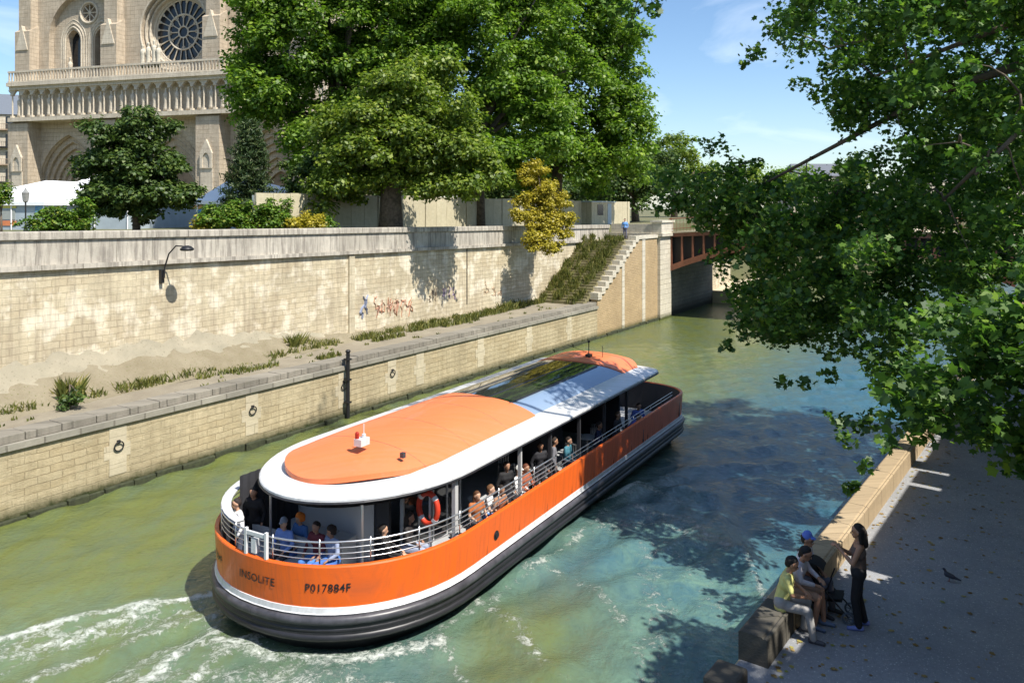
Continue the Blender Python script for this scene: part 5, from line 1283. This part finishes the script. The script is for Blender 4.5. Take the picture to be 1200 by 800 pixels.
# ------------------------------------------------------------------ water
def water():
    x0,x1,y0,y1,st=-30,22,7,55,.13
    X=np.arange(x0,x1+st/2,st); Y=np.arange(y0,y1+st/2,st); gx,gy=np.meshgrid(X,Y,indexing='ij')
    Z=np.zeros_like(gx); foam=np.zeros_like(gx); aer=np.zeros_like(gx)
    rng=np.random.default_rng(77)
    def poly(pts,w,fo,hgt,ae=0,aw=None,wob=.25):
        nonlocal Z,foam,aer
        P=[at_z(px,py,0) for px,py in pts]; P=[(p.x,p.y) for p in P]
        D=np.full(gx.shape,1e9)
        for (ax,ay),(bx,by) in zip(P[:-1],P[1:]):
            dx,dy=bx-ax,by-ay; L=dx*dx+dy*dy; t=np.clip(((gx-ax)*dx+(gy-ay)*dy)/L,0,1)
            D=np.minimum(D,np.hypot(gx-ax-t*dx,gy-ay-t*dy))
        D=D+wob*(np.sin(gx*3.1+gy*1.7)*.5+np.sin(gx*1.3-gy*4.1)*.5)*w
        g=np.exp(-(D/w)**2); foam=np.maximum(foam,fo*g); Z+=hgt*np.exp(-(D/(w*1.4))**2)
        if ae: aer=np.maximum(aer,ae*np.exp(-(D/(aw or w*2.5))**2))
    poly([(250,700),(180,712),(110,725),(40,742),(-60,765)],.34,.86,.10,.6,.8)
    poly([(262,722),(200,735),(150,755),(100,775),(40,800),(-20,830)],.25,.62,.09,.3)
    poly([(252,742),(215,765),(190,788),(150,815)],.30,.78,.10,.5)
    poly([(240,712),(150,735),(60,762),(-30,795)],.45,.60,-.06,.1)
    poly([(250,735),(180,770),(130,800),(100,830)],.5,.60,-.08,.1)
    poly([(300,748),(250,775),(225,800)],.35,.74,.06,.3)
    poly([(180,716),(90,748),(0,775)],.35,.72,.05,.3)
    poly([(60,740),(0,765),(-60,790)],.8,.60,.03,.5)
    poly([(250,755),(310,768),(370,775),(440,772),(510,758)],.45,.74,.05,.5)
    poly([(120,800),(240,790),(330,800),(450,806)],.6,.60,.04,.4)
    poly([(90,745),(170,735),(235,725)],.5,.58,.04,.4)
    poly([(515,752),(530,775),(548,812)],.10,.75,.05,.3)
    poly([(330,790),(420,800),(470,812)],.5,.55,.03)
    poly([(505,750),(580,700),(650,652),(700,612),(745,575)],.30,.56,.05,.6,.6)
    poly([(705,590),(728,580),(748,568)],.20,.9,.08,.6)
    poly([(748,568),(790,585),(812,603)],.35,.62,.06,.4)
    poly([(790,575),(835,585),(845,620),(870,655),(895,700),(905,760)],.30,.46,.16)
    poly([(870,645),(880,670),(900,720)],.14,.68,.05)
    poly([(800,640),(840,700),(860,760)],1.2,.42,.04,.8,2.2)
    poly([(600,770),(640,690),(700,640)],1.0,.25,.05)
    poly([(760,650),(770,720),(760,800)],.7,.5,.06,.7,1.6)
    poly([(700,620),(760,610),(830,640)],.8,.55,.08,.3)
    poly([(740,600),(800,610),(850,650)],.35,.66,.07,.2)
    poly([(640,668),(690,690),(740,740)],.3,.56,.08,.2)
    poly([(560,712),(600,735),(640,780)],.3,.56,.08,.2)
    # silt beside the hull, with the olive of sunlit water painted in
    sunlit_sed=1.0*np.exp(-((gx-.3)/2.6)**2-((gy-16.6)/3.6)**2)
    # ripples
    for k in range(26):
        a=rng.uniform(0,2*PI); wl=rng.uniform(.5,2.6); am=.0052*wl; ph=rng.uniform(0,6.28)
        Z+=am*np.sin((gx*math.cos(a)+gy*math.sin(a))*2*PI/wl+ph+.8*np.sin(gx*.5+ph)+.8*np.sin(gy*.43+a))
    # diverging wake behind and beside the boat
    q=np.stack([gx-BO.x,gy-BO.y]); bx_=q[0]*bB.x+q[1]*bB.y; by_=q[0]*lB.x+q[1]*lB.y
    wk=np.exp(-((by_+5.5)/3.2)**2)*np.clip((19-bx_)/6,0,1)
    Z+=wk*.05*np.sin((bx_*.75+by_*1.15)*2.1)+wk*.03*np.sin((bx_*.3+by_*1.5)*3.7+1)
    st_=np.clip(-bx_/2+.2,0,1)*np.exp(-((by_)/3.5)**2); Z+=st_*.05*(np.sin(gx*5.1+np.sin(gy*3))*np.sin(gy*4.3))
    edge=np.minimum.reduce([(gx-x0)/3,(x1-gx)/3,(gy-y0)/2,(y1-gy)/6,np.ones_like(gx)]); Z*=np.clip(edge,0,1)
    nx,ny=gx.shape; V=np.stack([gx,gy,Z],-1).reshape(-1,3)
    i=np.arange(nx-1)[:,None]*ny+np.arange(ny-1)[None,:]; Fq=np.stack([i,i+ny,i+ny+1,i+1],-1).reshape(-1,4)
    B=3000; xa,xb,ya,yb=X[0],X[-1],Y[0],Y[-1]
    ov=np.array([(-B,-B,0),(B,-B,0),(B,B,0),(-B,B,0),(xa,ya,0),(xb,ya,0),(xb,yb,0),(xa,yb,0)]); n0=len(V)
    of=np.array([(0,1,5,4),(1,2,6,5),(2,3,7,6),(3,0,4,7)])+n0
    V=np.concatenate([V,ov]); Fa=np.concatenate([Fq,of])
    me=bpy.data.meshes.new('water'); me.vertices.add(len(V)); me.vertices.foreach_set('co',V.ravel())
    me.loops.add(Fa.size); me.loops.foreach_set('vertex_index',Fa.ravel().astype(np.int32)); me.polygons.add(len(Fa)); me.polygons.foreach_set('loop_start',(np.arange(len(Fa))*4).astype(np.int32))
    for nm,ar in (('foam',foam),('aer',aer),('sunlit_silt',sunlit_sed)):
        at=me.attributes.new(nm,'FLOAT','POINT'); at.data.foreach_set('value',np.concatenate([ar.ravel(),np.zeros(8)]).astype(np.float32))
    me.polygons.foreach_set('use_smooth',[True]*len(Fa)); me.update(calc_edges=True)
    t=NT('river_water'); c=t.coord()
    n=t.noise(c,.12,5,.6); n2=t.noise(t.mapping(c,(1,.35,1),(0,0,-.5)),1.1,5,.65)
    col=t.ramp(t.math('ADD',t.math('MULTIPLY',n,.6),t.math('MULTIPLY',n2,.4)),[(.32,(.024,.092,.155)),(.55,(.038,.112,.150)),(.75,(.055,.130,.130))])
    aa=t.new('ShaderNodeAttribute',attribute_name='aer'); ff=t.new('ShaderNodeAttribute',attribute_name='foam')
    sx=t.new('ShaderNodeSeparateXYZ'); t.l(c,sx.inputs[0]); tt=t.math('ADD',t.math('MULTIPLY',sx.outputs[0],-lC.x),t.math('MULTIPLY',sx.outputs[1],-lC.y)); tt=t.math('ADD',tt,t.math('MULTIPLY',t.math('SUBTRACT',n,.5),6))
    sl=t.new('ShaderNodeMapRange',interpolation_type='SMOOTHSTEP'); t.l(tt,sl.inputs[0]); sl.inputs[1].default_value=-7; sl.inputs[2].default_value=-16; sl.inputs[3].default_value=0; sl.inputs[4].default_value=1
    sa=t.new('ShaderNodeAttribute',attribute_name='sunlit_silt'); sall=t.math('MAXIMUM',sa.outputs['Fac'],sl.outputs[0])
    col=t.mix(t.math('MULTIPLY',sall,t.ramp(n2,[(.2,.6),(.6,1)])),col,(.115,.138,.036))  # sunlit olive painted over the left side; the blue base paints shaded water
    an=t.math('MULTIPLY',aa.outputs['Fac'],t.ramp(t.noise(c,1.6,5,.7,.8),[(.3,.1),(.7,1)]))
    col=t.mix(an,col,(.16,.27,.19))
    fn=t.noise(c,4.5,8,.78,.6); fn2=t.noise(c,22,3,.7)
    thr=t.math('ADD',t.math('MULTIPLY',fn,.8),t.math('MULTIPLY',fn2,.2))
    fo=t.math('MULTIPLY',t.math('SUBTRACT',t.math('ADD',thr,t.math('MULTIPLY',ff.outputs['Fac'],.44)),.735),7.0,clamp=True)
    fo=t.math('MULTIPLY',fo,t.ramp(ff.outputs['Fac'],[(.02,0),(.15,1)]))
    col=t.mix(t.math('MULTIPLY',fo,.85),col,(.68,.72,.66))
    rough=t.math('ADD',t.math('MULTIPLY',fo,.5),.045)
    b1=t.noise(t.mapping(c,(1,.55,1),(0,0,.35)),2.2,4,.6,.3); b2=t.noise(t.mapping(c,(.8,1.2,1),(0,0,.35)),5.5,5,.68,.4); b3=t.noise(c,26,2,.5)
    hb=t.math('ADD',t.math('ADD',t.math('MULTIPLY',b1,.065),t.math('MULTIPLY',b2,.046)),t.math('ADD',t.math('MULTIPLY',b3,.004),t.math('MULTIPLY',fo,.02)))
    t.set(col=col,rough=rough,ior=1.52,normal=t.bump(hb,1.0,1.0))
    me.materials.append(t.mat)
    o=bpy.data.objects.new('water',me); COL.objects.link(o); tag(o,kind='structure')
water()
# ------------------------------------------------------------------ light
EL=math.radians(54); az=Vector((.745,-.667,0))
sund=Vector((az.x*math.cos(EL),az.y*math.cos(EL),math.sin(EL)))
L=bpy.data.lights.new('sun','SUN'); L.energy=5.0; L.angle=math.radians(.53); L.color=(1.0,.95,.86)
lo=bpy.data.objects.new('sun',L); COL.objects.link(lo); lo.rotation_euler=sund.to_track_quat('Z','Y').to_euler()
w=bpy.data.worlds.new('World'); SC.world=w; w.use_nodes=True; nt=w.node_tree; N=nt.nodes; bgn=N['Background']
sky=N.new('ShaderNodeTexSky'); sky.sky_type='NISHITA'; sky.sun_disc=False; sky.sun_elevation=EL; sky.sun_rotation=math.atan2(sund.x,sund.y); sky.altitude=50; sky.air_density=1.0; sky.dust_density=.6; sky.ozone_density=3.0
tc=N.new('ShaderNodeTexCoord'); mp_=N.new('ShaderNodeMapping'); nt.links.new(tc.outputs['Generated'],mp_.inputs[0]); mp_.inputs['Scale'].default_value=(1.6,1.6,7)
no=N.new('ShaderNodeTexNoise'); nt.links.new(mp_.outputs[0],no.inputs['Vector']); no.inputs['Scale'].default_value=1.7; no.inputs['Detail'].default_value=8; no.inputs['Roughness'].default_value=.55; no.inputs['Distortion'].default_value=.5
rp=N.new('ShaderNodeValToRGB'); nt.links.new(no.outputs['Fac'],rp.inputs[0]); rp.color_ramp.elements[0].position=.50; rp.color_ramp.elements[1].position=.78
rp.color_ramp.elements[0].color=(0,0,0,1); rp.color_ramp.elements[1].color=(.5,.5,.5,1)
mx=N.new('ShaderNodeMix'); mx.data_type='RGBA'; nt.links.new(rp.outputs[0],mx.inputs[0]); nt.links.new(sky.outputs[0],mx.inputs[6]); mx.inputs[7].default_value=(8.0,8.6,9.4,1)
hs=N.new('ShaderNodeHueSaturation'); hs.inputs['Saturation'].default_value=1.08; nt.links.new(mx.outputs[2],hs.inputs['Color']); nt.links.new(hs.outputs[0],bgn.inputs[0]); bgn.inputs[1].default_value=.12
# ------------------------------------------------------------------ camera
cam=bpy.data.cameras.new('camera'); co=bpy.data.objects.new('camera',cam); COL.objects.link(co)
cam.sensor_width=36; cam.lens=F*36/1200; cam.clip_end=6000; cam.clip_start=.1
co.location=(0,0,CAMZ); co.rotation_euler=(PI/2,0,0); cam.shift_y=-(400-HY)/1200
SC.camera=co
SC.view_settings.view_transform='Standard'; SC.view_settings.look='None'; SC.view_settings.gamma=1; SC.view_settings.exposure=0.6
SC.cycles.use_denoising=True; SC.cycles.max_bounces=6; SC.cycles.diffuse_bounces=3; SC.cycles.glossy_bounces=3; SC.cycles.transmission_bounces=2; SC.cycles.transparent_max_bounces=4
SC.cycles.caustics_reflective=False; SC.cycles.caustics_refractive=False
